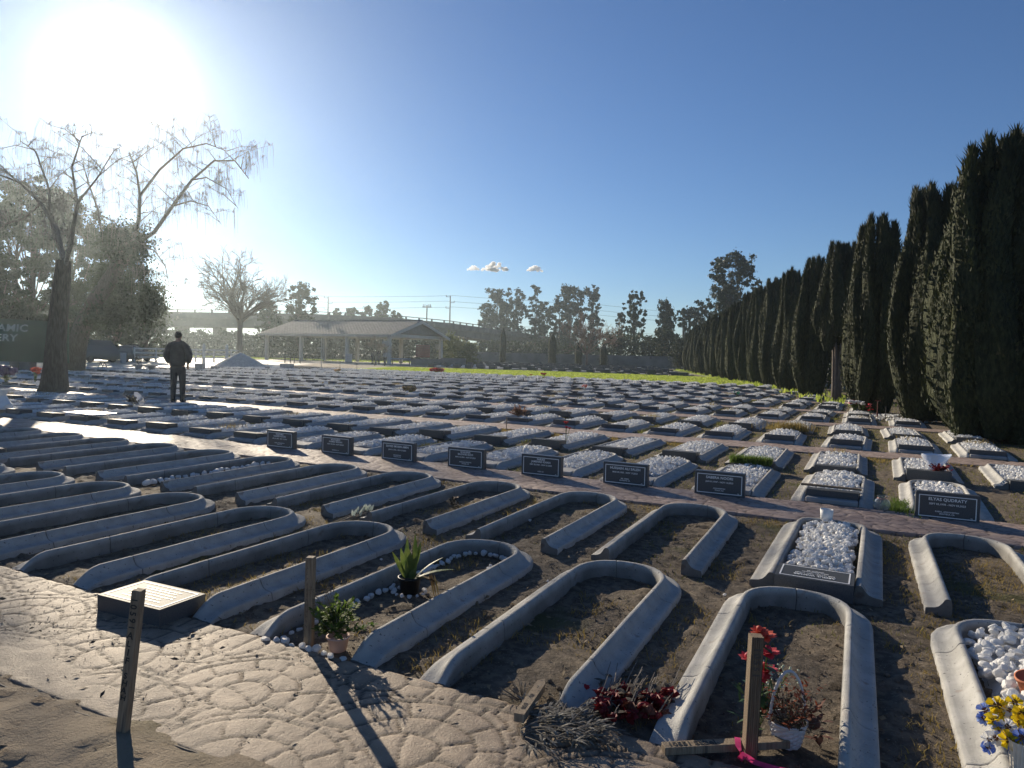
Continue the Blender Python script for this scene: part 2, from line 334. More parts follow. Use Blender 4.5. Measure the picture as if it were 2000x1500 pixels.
sheet('lawn', [(cypx(60)-1.8, 60), (cypx(60)+1, 60), (-23.5, 108), (-27.5, 108), (-16.5, 78)], .010, M_lawn, 'grass strip at the foot of the hedge')
def blades(name, pts, Lm, wm, m, lean=.5, seed=1, label=None):
    r = np.random.default_rng(seed); n = len(pts); a = r.uniform(0, 2*PI, n); L_ = Lm*r.uniform(.5, 1.2, n); W_ = wm*r.uniform(.6, 1.2, n)
    pts = np.asarray(pts); s = np.stack([np.cos(a), np.sin(a), 0*a], 1)*W_[:, None]/2
    b = r.uniform(0, 2*PI, n); tip = np.stack([np.cos(b)*lean*L_*r.uniform(.2, 1, n), np.sin(b)*lean*L_*r.uniform(.2, 1, n), L_*r.uniform(.6, 1, n)], 1)
    mid = tip*np.array([.35, .35, .6])
    V = np.stack([pts-s, pts+s, pts+mid+s*.6, pts+mid-s*.6, pts+tip], 1).reshape(-1, 3)
    k = np.arange(n)*5
    q = np.stack([k, k+1, k+2, k+3], 1); t = np.stack([k+3, k+2, k+4, k+4], 1)
    me = bpy.data.meshes.new(name); F3 = np.concatenate([np.stack([k, k+1, k+2], 1), np.stack([k, k+2, k+3], 1), np.stack([k+3, k+2, k+4], 1)])
    o = link(name, npmesh(name, V, F3), m); tag(o, label, kind='stuff'); return o
M_grass = mat('backlit_grass', (.22, .30, .045), (.38, .44, .09), 1.2, .6, trans=.6)
M_dryg = mat('dry_yellow_grass', (.20, .15, .05), (.34, .26, .09), 2.5, .8, trans=.4)
M_olg = mat('olive_grass', (.10, .12, .03), (.22, .20, .06), 3.5, .8, trans=.4)
def inpoly(x, y, poly):
    c = np.zeros(x.shape, bool); j = len(poly)-1
    for i in range(len(poly)):
        xi, yi = poly[i]; xj, yj = poly[j]
        c ^= ((yi > y) != (yj > y)) & (x < (xj-xi)*(y-yi)/(yj-yi+1e-12)+xi); j = i
    return c
def scatter(poly, n, seed=1):
    r = np.random.default_rng(seed); P = np.array(poly); lo, hi = P.min(0), P.max(0)
    x = r.uniform(lo[0], hi[0], n*3); y = r.uniform(lo[1], hi[1], n*3); k = inpoly(x, y, poly); x, y = x[k][:n], y[k][:n]
    return np.stack([x, y, np.zeros_like(x)], 1)
blades('lawn_grass', scatter([(-37, 45.7), (-2.4, 45.6), (-9, 60), (-10.8, 66), (-29, 66), (-44, 61)], 42000, 3), .11, .11, M_grass, .6, 3, 'thick backlit lawn grass')
blades('verge_grass', scatter([(-150, 64), (-96, 64), (-92, 76), (-64, 85), (-62, 120), (-150, 130)], 22000, 4), .16, .2, M_grass, .6, 4, 'grass of the verge behind the road')
hp = [(cypx(y)-1.4, y) for y in range(29, 108, 6)]+[(cypx(y)+1.2, y) for y in range(107, 28, -6)]
blades('hedge_grass', scatter(hp, 9000, 5), .28, .09, M_grass, .5, 5, 'taller green grass under the cypresses')
# thin dry grass in the soil of the plots
def patchy(x0, x1, y0, y1, n, thr, f, seed):
    r = np.random.default_rng(seed); x = r.uniform(x0, x1, n); y = r.uniform(y0, y1, n); k = (fbm(x, y, f, 3, seed) > thr)
    for a, b in [(NEAR0, NEAR1)]+PATHS: k &= ~((y > a-.02) & (y < b+.02))
    x, y = x[k], y[k]; return np.stack([x, y, np.full_like(x, -.008)], 1)
blades('soil_grass', patchy(-5, 2.6, 4.2, 7.2, 9000, .56, 1.6, 11), .035, .006, M_olg, .9, 6, 'sparse olive grass in the bare plots')
blades('soil_grass', patchy(-13, 3.4, 8.2, 18.7, 60000, .42, 1.1, 12), .04, .010, M_olg, .9, 7, 'short olive grass between the gravel graves')
blades('soil_grass', patchy(-30, 1.2, 18.7, 45.2, 40000, .35, .9, 13), .05, .03, M_olg, .9, 8, 'grass between the farther graves')
blades('dry_grass', patchy(-9, 2.5, 12.3, 12.9, 9000, .44, 2, 14), .05, .012, M_dryg, .9, 9, 'yellowed grass along the second path')
# ---------------------------------------------------------------- kerbs
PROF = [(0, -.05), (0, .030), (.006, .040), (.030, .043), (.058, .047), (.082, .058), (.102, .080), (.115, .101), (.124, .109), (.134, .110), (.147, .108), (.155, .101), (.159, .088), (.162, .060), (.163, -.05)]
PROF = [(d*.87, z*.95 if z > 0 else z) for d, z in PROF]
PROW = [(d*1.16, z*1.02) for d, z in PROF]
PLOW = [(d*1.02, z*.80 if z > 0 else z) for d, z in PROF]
def kerb_mesh(name, a=.405, L=2.12, ex=2.15, arch=None, taper=True, seed=0, seg=.10, cracks=5, pr=PROF, farcut=False):
    rr = random.Random(seed); r = arch or a*1.02
    P = []; st = L-r
    n1 = max(2, int(st/seg))
    for i in range(n1): P.append((-a, st*i/n1))
    na = max(10, int(PI*a/seg*1.3)); 
    if na % 2: na += 1
    for i in range(na+1):
        t = PI*i/na; c, s_ = math.cos(t), math.sin(t)
        P.append((-a*math.copysign(abs(c)**(2/ex), c), st+r*abs(s_)**(2/ex)))
    for i in range(n1-1, -1, -1): P.append((a, st*i/n1))
    # resample
    P = [Vector((x, y, 0)) for x, y in P]; cum = [0]
    for p, q in zip(P, P[1:]): cum.append(cum[-1]+(q-p).length)
    T = cum[-1]
    def at(s):
        s = min(max(s, 0), T); i = 0
        while i < len(cum)-2 and cum[i+1] < s: i += 1
        u = (s-cum[i])/max(1e-9, cum[i+1]-cum[i]); return P[i].lerp(P[i+1], u)
    cs = []
    for k in range(cracks): cs.append(T*(k+.5+rr.uniform(-.15, .15))/cracks)
    S = [T*i/max(2, int(T/seg)) for i in range(max(2, int(T/seg))+1)]
    S = [s for s in S if all(abs(s-c) > .03 for c in cs)]
    st_ = [(s, 0) for s in S]
    for c in cs: st_ += [(c-.016, 0), (c-.0045, 0), (c, 1), (c+.0045, 0), (c+.016, 0)]
    if taper: st_ += [(x, 0) for x in (.03, .07, .12, .16)]+[(T-x, 0) for x in (.03, .07, .12, .16)]
    st_ = sorted(st_); V = []; A = []; np_ = len(pr)
    wob = [[rr.uniform(-.018, .018) for _ in range(3)] for _ in cs]
    for s, ck in st_:
        ci = min(range(len(cs)), key=lambda q: abs(cs[q]-s)) if cs else 0; nearc = bool(cs) and abs(cs[ci]-s) < .02
        tf = 1.
        if taper:
            e = min(s, T-s)/.17; tf = min(1, max(0, e)); tf = .12+.88*(tf*(2-tf))
        for j, (d, z) in enumerate(pr):
            sj = s
            if nearc and 0 < j < np_-1: u = j/(np_-1)*2; wv = wob[ci]; sj = s+(wv[0]*(1-u)+wv[1]*u if u < 1 else wv[1]*(2-u)+wv[2]*(u-1))
            p = at(sj); q = at(sj+.05); o = at(sj-.05); t = (q-o).normalized(); nrm = Vector((t.y, -t.x, 0))
            zz = z*tf if z > 0 else z
            dd = d
            if ck and 0 < j < np_-1: zz -= .012; dd = d+(.004 if d < .1 else -.004)
            wv = .0010*math.sin(s*5+seed)
            v = p+nrm*dd; V.append((v.x, v.y, zz+(wv if z > 0 else 0))); A.append(1. if ck else (0. if j < np_-3 else (.18, .62, .75)[j-np_+3]*(.75+.25*math.sin(s*11+seed*3)*math.sin(s*4.3))))  # inner face colour darkens downward: soil stain plus painted backlit shade
    n = len(st_); Fq = [(i*np_+j, i*np_+j+1, (i+1)*np_+j+1, (i+1)*np_+j) for i in range(n-1) for j in range(np_-1)]
    b0 = len(V); V += V[:np_]+V[(n-1)*np_:(n-1)*np_+np_]; A += [.62]*(2*np_)  # cut ends coloured dark: painted shadow together with soil
    me = bpy.data.meshes.new(name)
    me.from_pydata(V, [], Fq+[tuple(range(b0, b0+np_)), tuple(range(b0+2*np_-1, b0+np_-1, -1))]); me.update()
    # orient outward
    me.polygons.foreach_set('use_smooth', [True]*len(Fq)+[False, False])
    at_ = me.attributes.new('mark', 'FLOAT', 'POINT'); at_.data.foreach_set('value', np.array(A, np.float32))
    return me
def ico():
    t = (1+5**.5)/2; v = np.array([(-1, t, 0), (1, t, 0), (-1, -t, 0), (1, -t, 0), (0, -1, t), (0, 1, t), (0, -1, -t), (0, 1, -t), (t, 0, -1), (t, 0, 1), (-t, 0, -1), (-t, 0, 1)], float)
    f = [(0, 11, 5), (0, 5, 1), (0, 1, 7), (0, 7, 10), (0, 10, 11), (1, 5, 9), (5, 11, 4), (11, 10, 2), (10, 7, 6), (7, 1, 8), (3, 9, 4), (3, 4, 2), (3, 2, 6), (3, 6, 8), (3, 8, 9), (4, 9, 5), (2, 4, 11), (6, 2, 10), (8, 6, 7), (9, 8, 1)]
    return v/np.linalg.norm(v[0]), np.array(f)
ICO = ico()
def subdiv(v, f):
    v = list(map(tuple, v)); mid = {}; out = []
    def m(a, b):
        k = (min(a, b), max(a, b))
        if k not in mid:
            p = (np.array(v[a])+np.array(v[b])); p /= np.linalg.norm(p); v.append(tuple(p)); mid[k] = len(v)-1
        return mid[k]
    for a, b, c in f:
        x, y, z = m(a, b), m(b, c), m(c, a); out += [(a, x, z), (x, b, y), (z, y, c), (x, y, z)]
    return np.array(v), np.array(out)
ICO2 = subdiv(*ICO)
def rockshapes(k, seed, base=ICO2):
    r = np.random.default_rng(seed); out = []
    for i in range(k):
        v = base[0].copy()
        for _ in range(9):       # planes chop it to a broken-stone shape
            n = r.normal(size=3); n /= np.linalg.norm(n); h = r.uniform(.5, .86); d = v@n; v = v-np.outer(np.maximum(d-h, 0), n)
        v *= r.uniform(.7, 1.15, 3); out.append(v)
    return out
def stones(cent, size, seed, base=ICO2, flat=.9, nshape=14):
    r = np.random.default_rng(seed); sh = rockshapes(nshape, seed+1, base); nV = len(base[0]); n = len(cent)
    V = np.zeros((n, nV, 3))
    for i in range(n):
        a, b, c = r.uniform(0, 2*PI, 3); m = np.array(Euler((a*.15, b*.15, c)).to_matrix()) if flat < .9 else np.array(Euler((a, b, c)).to_matrix())
        V[i] = (sh[r.integers(nshape)]@m.T)*size[i]*np.array([1, 1, flat])+cent[i]
    Fc = (base[1][None]+(np.arange(n)*nV)[:, None, None]).reshape(-1, 3)
    return V.reshape(-1, 3), Fc
def gravel_mesh(name, seed, n, rs, a=.25, y0=.32, y1=1.9, z=.055, base=ICO2, mound=.035, ex=2.6, ):
    r = np.random.default_rng(seed); x = r.uniform(-a, a, n*2); y = r.uniform(y0, y1, n*2)
    k = (np.abs(x/a)**ex+(np.clip((y-(y1-.30))/.30, 0, 1))**ex) < 1; x, y = x[k][:n], y[k][:n]
    s = r.uniform(.55, 1.25, len(x))*rs
    m = mound*(1-(x/a)**2)*np.clip((y-y0+.15)*4, .3, 1)
    zz = z+m*(.6+.5*fbm(x, y, 4, 2, seed))+r.uniform(-.5, .9, len(x))*rs
    V, Fc = stones(np.stack([x, y, zz], 1), s, seed, base)
    # bed below
    bx = np.linspace(-a-.012, a+.012, 7); by = np.linspace(y0-.02, y1+.01, 12); A, B = np.meshgrid(bx, by)
    C = z-.015+mound*.7*(1-np.minimum(1, np.abs(A/a))**2)-np.where((np.abs(A/a)**ex+np.clip((B-(y1-.30))/.30, 0, 1)**ex) > 1.05, .09, 0)
    o = len(V); V = np.concatenate([V, np.stack([A.ravel(), B.ravel(), C.ravel()], 1)]); I = o+np.arange(84).reshape(12, 7)
    q = np.concatenate([np.stack([I[:-1, :-1].ravel(), I[:-1, 1:].ravel(), I[1:, 1:].ravel()], 1), np.stack([I[:-1, :-1].ravel(), I[1:, 1:].ravel(), I[1:, :-1].ravel()], 1)])
    return npmesh(name, V, np.concatenate([Fc, q]))
def text_mesh(body, size, ext=.0008, align='CENTER', res=3, sp=1.05):
    c = bpy.data.curves.new('t', 'FONT'); c.body = body; c.size = size; c.extrude = ext; c.align_x = align; c.resolution_u = res; c.space_character = sp; c.space_line = 1.0; c.offset = size*.022
    o = bpy.data.objects.new('t', c); COL.objects.link(o); me = bpy.data.meshes.new_from_object(o); bpy.data.objects.remove(o); return me
def texts(name, items, mats, parent, M, bold=.0):
    """items: (string, size, x, y) laid in a plane, M places the plane"""
    for s, size, x, y in items:
        me = text_mesh(s, size); me.transform(Matrix.Translation((x, y, 0))); me.transform(M); o = link(name, me, mats, parent)
    return o
def frame_mb(w, h, t, M, th=.0012):
    b = MB()
    for cx, cy, sx, sy in ((0, h/2-t/2, w, t), (0, -h/2+t/2, w, t), (-w/2+t/2, 0, t, h-2*t), (w/2-t/2, 0, t, h-2*t)):
        b2 = MB().box((cx, cy, 0), (sx, sy, th)); b.add([M@Vector(v) for v in b2.v], b2.f)
    return b
ORD = ['zeroth', 'first', 'second', 'third', 'fourth', 'fifth', 'sixth', 'seventh', 'eighth', 'ninth', 'tenth', 'eleventh', 'twelfth', 'thirteenth', 'fourteenth', 'fifteenth', 'sixteenth', 'seventeenth', 'eighteenth', 'nineteenth', 'twentieth']
TENS = {2: 'twenty', 3: 'thirty', 4: 'forty'}
def ordn(n):
    if n <= 20: return ORD[n]
    t, u = divmod(n, 10); return {2: 'twentieth', 3: 'thirtieth', 4: 'fortieth', 5: 'fiftieth'}[t] if u == 0 else TENS[t]+'-'+ORD[u]
# ---- two front rows: open kerbs, most of them with bare soil
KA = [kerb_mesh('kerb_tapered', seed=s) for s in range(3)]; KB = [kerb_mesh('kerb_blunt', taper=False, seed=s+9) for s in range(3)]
HD = [gravel_mesh('gravel_coarse', s+50, 560, .030, y0=.06 if s == 0 else .30) for s in range(2)]
def xk(k): return OFF+PITCH*k
def marker(parent, y0, w, h0, h1, dpt, lettered=None, front=False, z0=0.):
    """a dark granite block whose polished top slopes away"""
    b = MB(); b.cur = 0
    x = w/2; vs = [(-x, y0, z0), (x, y0, z0), (x, y0+dpt, z0), (-x, y0+dpt, z0), (-x, y0, h0), (x, y0, h0), (x, y0+dpt, h1), (-x, y0+dpt, h1)]
    b.add(vs, [(0, 1, 5, 4), (1, 2, 6, 5), (2, 3, 7, 6), (3, 0, 4, 7), (3, 2, 1, 0)]); b.cur = 1; b.add(vs[4:], [(0, 1, 2, 3)])
    return b
def top_frame(y0, w, h0, h1, dpt, lift=.0012):
    e2 = Vector((0, dpt, h1-h0)).normalized(); e1 = Vector((1, 0, 0)); n = e1.cross(e2); L_ = math.hypot(dpt, h1-h0)
    M = Matrix((( e1.x, e2.x, n.x, 0), (e1.y, e2.y, n.y, y0+dpt/2), (e1.z, e2.z, n.z, (h0+h1)/2), (0, 0, 0, 1))); M.translation = Vector((0, y0+dpt/2, (h0+h1)/2))+n*lift
    return M, L_
rowA = list(range(-22, 2)); N1Y, N2Y = NEAR1+.01, 4.95
for k in range(-11, 2):
    x = xk(k)+random.uniform(-.015, .015)
    nth = ordn(2-k)
    if k == 1:
        g = empty('grave', (x, N1Y, 0), R_(.6), 'grave heaped with coarse white stones beside the yellow and blue flowers', 'grave', 'graves of the two front rows')
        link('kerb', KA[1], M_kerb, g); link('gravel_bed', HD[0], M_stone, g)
    elif k == -8:
        g = empty('grave', (x, N1Y, 0), 0, 'gravel-filled grave among the open kerbs at the left end of the front row', 'grave', 'graves of the two front rows')
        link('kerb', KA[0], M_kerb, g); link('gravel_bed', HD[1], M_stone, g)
    else:
        lab = {0: 'open grey kerb behind the grooved stake, wicker basket inside', -1: 'open grey kerb with withered roses at its right foot', -2: 'open grey kerb edged inside with white stones and a potted plant',
               -3: 'open grey kerb behind the flat lettered slab on the near path', -4: 'open grey kerb directly left of the one with the flat slab'}.get(k, 'open grey kerb in the foreground row, %s from its right end' % nth)
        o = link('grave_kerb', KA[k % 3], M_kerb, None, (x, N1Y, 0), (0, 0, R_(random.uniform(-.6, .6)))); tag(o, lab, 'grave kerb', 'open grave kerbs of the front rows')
for k in range(-15, 3):
    x = xk(k)+.04*(k == 0)+random.uniform(-.015, .015); y = N2Y+random.uniform(-.015, .015)
    if k == 0:
        g = empty('grave', (x, y, 0), R_(-1), 'gravel-filled grave in the second row with an upside-down lettered slab', 'grave', 'graves of the two front rows')
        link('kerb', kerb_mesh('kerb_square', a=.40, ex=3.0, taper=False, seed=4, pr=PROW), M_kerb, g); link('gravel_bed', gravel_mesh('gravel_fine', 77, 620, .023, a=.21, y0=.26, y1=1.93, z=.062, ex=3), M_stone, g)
        s = marker(g, -.06, .47, .115, .125, .27).build('headstone', [M_granite, M_gtop], g); s.location.z = 0
        Mt, Lt = top_frame(-.06, .47, .115, .125, .27); Mt = Mt@Matrix.Rotation(PI, 4, 'Z')
        frame_mb(.42, .225, .009, Mt).build('border', M_letter, s)
        texts('lettering', [('ABDUL WAHAB', .034, 0, .042), ('MAR 15,1959 - NOV 11,2023', .019, 0, .012), ('KABUL, AFGHANISTAN', .015, 0, -.022), ('MODESTO, CA', .015, 0, -.045)], M_letter, s, Mt)
    elif k == -9:
        g = empty('grave', (x, y, 0), 0, 'open kerb closed by a sunlit flat slab at the left edge of the second row', 'grave', 'graves of the two front rows')
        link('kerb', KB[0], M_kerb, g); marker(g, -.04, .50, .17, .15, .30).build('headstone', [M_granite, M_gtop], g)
    else:
        lab = {-1: 'open blunt-ended kerb left of the gravel grave in the second row', 1: 'open blunt-ended kerb right of the gravel grave in the second row', -6: 'open kerb with a scattered line of white stones inside',
               -4: 'open blunt-ended kerb with pale withered tulips at its left foot', -3: 'open kerb with a dried flower in its soil'}.get(k, 'open blunt-ended kerb in the second row, %s from its right end' % ordn(3-k))
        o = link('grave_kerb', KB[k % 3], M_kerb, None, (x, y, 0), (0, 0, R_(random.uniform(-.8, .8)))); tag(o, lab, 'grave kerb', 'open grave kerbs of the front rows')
# flat slab lying at the foot of a kerb, on the near path
sx = xk(-3)-.02
b = marker(None, 0, .50, .098, .096, .30); sl_ = b.build('headstone', [M_granite, M_gtop], None, loc=(sx, 2.50, .004), rot=(0, 0, R_(1.5)))
tag(sl_, 'flat grey lettered slab glaring in the sun at the edge of the near path', 'headstone')
Mt, Lt = top_frame(0, .50, .098, .096, .30); Mt = Mt@Matrix.Rotation(PI, 4, 'Z')
frame_mb(.455, .255, .010, Mt).build('border', M_letter, sl_)
M_eng = mat('engraved_grey', (.30, .31, .31), rough=.5)
bb = MB(); MtI = Mt
for (yy, hw) in ((.075, .15), (.045, .12), (.01, .17), (-.02, .16), (-.055, .12), (-.08, .14)):   # worn lines too faint to read
    xx = -hw
    while xx < hw:
        ww = random.uniform(.006, .018); q = MB().box((xx, yy+random.uniform(-.001, .001), 0), (ww, .010, .001)); bb.add([MtI@Vector(v) for v in q.v], q.f); xx += ww+random.uniform(.003, .010)
bb.build('worn_lettering', M_eng, sl_)
# ---- gravel graves of the plots behind
GK = {}
SMP = [PROF[i] for i in (0, 1, 4, 6, 8, 11, 14)]
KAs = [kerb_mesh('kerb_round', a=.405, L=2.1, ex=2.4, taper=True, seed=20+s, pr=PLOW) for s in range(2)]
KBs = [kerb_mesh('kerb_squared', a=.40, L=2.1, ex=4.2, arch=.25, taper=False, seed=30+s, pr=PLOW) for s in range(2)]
GRV = [gravel_mesh('gravel_mid', 200+s, 560, .025, y0=.36, y1=1.93, z=.060, base=ICO2 if s < 2 else ICO, mound=.035) for s in range(5)]
GRS = [gravel_mesh('gravel_small', 300+s, 430, .029, y0=.36, y1=1.93, z=.064, base=ICO, mound=.045) for s in range(4)]
def mk_marker(kind):
    if kind == 'A': return marker(None, .10, .515, .150, .135, .24, z0=.055).mesh('slab_a')
    return marker(None, -.03, .505, .138, .122, .27).mesh('slab_b')
MKA, MKB = mk_marker('A'), mk_marker('B')
for m_ in (MKA, MKB): m_.materials.append(M_granite); m_.materials.append(M_gtop)
ft = MB(); ft.bevbox((0, .20, .030), (.515, .40, .06), .012); FOOT = ft.mesh('footing_mesh')
graves = []
for bi, (a, b) in enumerate(BLOCKS):
    Lr = (b-a)/2
    for r_ in (0, 1):
        y = a+.02 if r_ == 0 else a+Lr+.06
        sc_ = min(1., (Lr-.07)/2.11)
        k = 3; n = 0
        while True:
            x = xk(k)+(0.0 if bi < 2 else .1*bi)
            k -= 1
            if x > cypx(y)-.55-(.3 if y > 20 else 0): continue
            p = Vector((x, y+1, 0)); c = RW.T@np.array([x, y+1, -EYE]); 
            if x < LEFT_LIM+.8: break
            px = CX+F*c[0]/-c[2]
            if px < -90: break
            if y > 40.5 and x < LEFT_LIM+4: break
            if px > 2060: continue
            n += 1; graves.append((-c[2], bi, r_, n, x, y, sc_, k+1))
graves.sort(key=lambda g: g[0])
PLQ = {-7: 0, -6: 1, -5: 2, -4: 3, -3: 4, -2: 5, -1: 6, 1: 7}
INDIV = 286
far_list = graves[INDIV:]
meshset = lambda me, m: me.materials.append(m) if not me.materials else None
for me in KAs+KBs: me.materials.append(M_kerb)
for me in GRV+GRS: me.materials.append(M_stone)
FOOT.materials.append(M_foot)
special = {(0, 0, 0): 'gravel grave with a wooden board lying on its slab, glass bowl beside it', (0, 1, -1): 'gravel grave with a tuft of green weed near its corner', (0, 1, 1): 'gravel grave carrying a clear plastic wrap and dried red flowers'}
def plc(me, name, parent, z=0):
    o = bpy.data.objects.new(name, me); COL.objects.link(o); o.parent = parent; o.location.z = z; return o
ROWN = lambda bi, r_: ORD[bi*2+r_+1]
for i, (dp, bi, r_, n, x, y, sc_, k) in enumerate(graves[:INDIV]):
    lab = 'white-gravel grave, %s from the cypress hedge in the %s row past the plaque path' % (ordn(n), ROWN(bi, r_))
    if bi == 0 and r_ == 0 and k in PLQ: lab = 'gravel grave right behind the %s upright plaque counted from the left' % ORD[PLQ[k]+1]
    lab = special.get((bi, r_, k), lab)
    g = empty('grave', (x+random.uniform(-.03, .03), y+random.uniform(-.02, .02), 0), R_(random.uniform(-1.6, 1.6)), lab, 'grave', 'gravel graves in rows')
    g.scale = (1, sc_, 1)
    kk = KAs if r_ == 0 else KBs
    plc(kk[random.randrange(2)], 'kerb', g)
    plc(random.choice(GRV if bi == 0 else GRS), 'gravel_bed', g, random.uniform(-.02, .012))
    if r_ == 0:
        if not (bi == 0 and k in PLQ): plc(MKA, 'headstone', g, random.uniform(-.02, .015))
        plc(FOOT, 'footing', g)
    else: plc(MKB, 'headstone', g, random.uniform(-.025, .02))
wd_ = []
for i in random.sample(range(8, 200), 46):
    (dp, bi, r_, n, x, y, sc_, k) = graves[i]; cx_w, cy_w = x+random.uniform(-.12, .12), y+random.uniform(.5, 1.7)
    for j in range(random.randint(30, 110)): wd_.append((cx_w+random.gauss(0, .09), cy_w+random.gauss(0, .14), .11))
blades('grave_weeds', wd_, .10, .009, M_dryg, 1.0, 55, 'dry weeds sprouting from the gravel of some graves')
wd_ = []
for i in random.sample(range(4, 160), 26):
    (dp, bi, r_, n, x, y, sc_, k) = graves[i]; cx_w, cy_w = x+random.choice((-.5, .5)), y+random.uniform(.1, 2.0)
    for j in range(random.randint(40, 120)): wd_.append((cx_w+random.gauss(0, .05), cy_w+random.gauss(0, .16), 0))
blades('grave_weeds', wd_, .09, .010, M_olg, 1.0, 56, 'olive weeds along the kerbs of some graves')
# the rest of the rows as one object
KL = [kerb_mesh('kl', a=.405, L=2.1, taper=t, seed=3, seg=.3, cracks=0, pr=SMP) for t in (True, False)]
GL = [gravel_mesh('gl', 400+s, 90, .055, y0=.36, y1=1.9, z=.09, base=ICO, mound=.04) for s in range(3)]
def arrs(me):
    v = np.zeros(len(me.vertices)*3, np.float32); me.vertices.foreach_get('co', v); v = v.reshape(-1, 3)
    f = []
    me.calc_loop_triangles(); t = np.zeros(len(me.loop_triangles)*3, np.int32); me.loop_triangles.foreach_get('vertices', t); return v, t.reshape(-1, 3)
def merge(name, items, mats, label, kind='stuff'):
    Vs, Fs, Ms, o = [], [], [], 0
    for (v, f), M, mi in items:
        Vs.append(v@M[:3, :3].T+M[:3, 3]); Fs.append(f+o); o += len(v); Ms.append(np.full(len(f), mi))
    return tag(link(name, npmesh(name, np.concatenate(Vs), np.concatenate(Fs), False, mi=np.concatenate(Ms)), mats), label, kind=kind)
aK = [arrs(m) for m in KL]; aG = [arrs(m) for m in GL]; aM = [arrs(MKA), arrs(MKB)]
def T4(x, y, rz=0, s=(1, 1, 1)):
    c, s_ = math.cos(rz), math.sin(rz); return np.array([[c*s[0], -s_*s[1], 0, x], [s_*s[0], c*s[1], 0, y], [0, 0, s[2], 0], [0, 0, 0, 1]])
it = []
for (dp, bi, r_, n, x, y, sc_, k) in far_list:
    M = T4(x, y, R_(random.uniform(-2, 2)), (1, sc_, 1)); it += [(aK[r_], M, 0), (aG[random.randrange(3)], M, 1), (aM[r_], M, 2)]
if it: merge('grave_rows', it, [M_kerb, M_stone, M_granite], 'the farthest and leftmost gravel graves of the same rows')
# second field beyond the lawn
it = []
bx = lambda w_, d_, h_: arrs(MB().box((0, 0, h_/2), (w_, d_, h_)).mesh('q'))
dk, wt, kb_ = bx(.75, .5, .42), bx(.6, 1.7, .16), bx(.9, 2.2, .13)
for yi, y in enumerate(np.arange(67.5, 121, 2.75)):
    for x in np.arange(-74, cypx(y)-3.5, 1.55):
        if yi % 3 == 2: continue
        if random.random() < .1 or x < -43-(y-67)*.55: continue
        M = T4(x+random.uniform(-.1, .1), y, R_(random.uniform(-3, 3)), (1, 1, random.uniform(.5, 1.25)))
        it += [(kb_, M, 0), (dk, M@T4(0, -1.0), 2)]
        if random.random() < .8: it.append((wt, M@T4(0, .2, 0, (1, 1, 1.1)), 1))
merge('far_graves', it, [M_kerb, M_stone, M_granite], 'second field of graves far beyond the lawn strip')
# ---- upright plaques
PT = [(['WAZHMA', 'TAHEER NOORI'], 'APR 07,1985 - MAY 13,2024', ['KABUL, AFGHANISTAN', 'TRACY, CA'], '993'),
      (['MOHAMED', 'AHMED BAGAH'], 'NOV 10,1944 - NOV 30,2023', ['MODESTO, CA'], '980'),
      (['SAYED MOSIN AMIN'], 'JAN 01,1952 - NOV 27,2023', ['AFGHANISTAN', 'TURLOCK, CA'], '974'),
      (['SHAHINA', 'BAGWIR RIZVI'], 'MAR 15,1960 - NOV 27,2023', ['KARACHI, PAKISTAN', 'VALLEJO, CA'], '976'),
      (['FARAH', 'JAMSHAD KHAN'], 'DEC 20,1960 - NOV 21,2023', ['LODI, CA'], '963'),
      (['HUSSAIN ALI SALEH'], 'MAR 09,1955 - NOV 17,2023', ['IBB, YEMEN', 'MODESTO, CA'], '957'),
      (['SABERA NOORI'], 'JAN 01,1947 - NOV 14,2023', ['AFGHANISTAN', 'TRACY, CA'], '950'),
      (['ELYAS QUDRATY'], 'SEPT 05,1978 - NOV 03,2023', ['KABUL, AFGHANISTAN', 'MANTECA, CA'], '933')]
PW, PH, PD = .54, .268, .085
for j, k in enumerate([-7, -6, -5, -4, -3, -2, -1, 1]):
    g = empty('upright_headstone', (xk(k)-(.03 if k < 0 else .035), 8.03+random.uniform(-.01, .01), .004), R_(random.uniform(-1.2, 1.2)),
              'upright black lettered plaque on the scallop path, %s from the left' % ORD[j+1] if j < 7 else 'rightmost upright black plaque, standing apart past the glass bowl', 'headstone', 'upright black plaques along the path')
    MB().bevbox((0, PD/2, PH/2), (PW, PD, PH), .004).build('slab', M_granite, g)
    M = Matrix(((1, 0, 0, 0), (0, 0, -1, -.0015), (0, 1, 0, PH/2), (0, 0, 0, 1)))
    frame_mb(PW-.055, PH-.055, .008, M).build('border', M_letter, g)
    nm, dt_, pl, no = PT[j]; it = []; y = PH/2-.078 if len(nm) == 1 else PH/2-.064
    for s in nm: it.append((s, .040 if len(nm) == 1 else .034, 0, y)); y -= .030
    y -= .004 if len(nm) == 2 else .012
    it.append((dt_, .024, 0, y)); y = -.056 if len(pl) == 2 else -.075
    for s in pl: it.append((s, .0185, 0, y)); y -= .021
    it.append((no, .012, .205, -.094)); texts('lettering', it, M_letter, g, M)
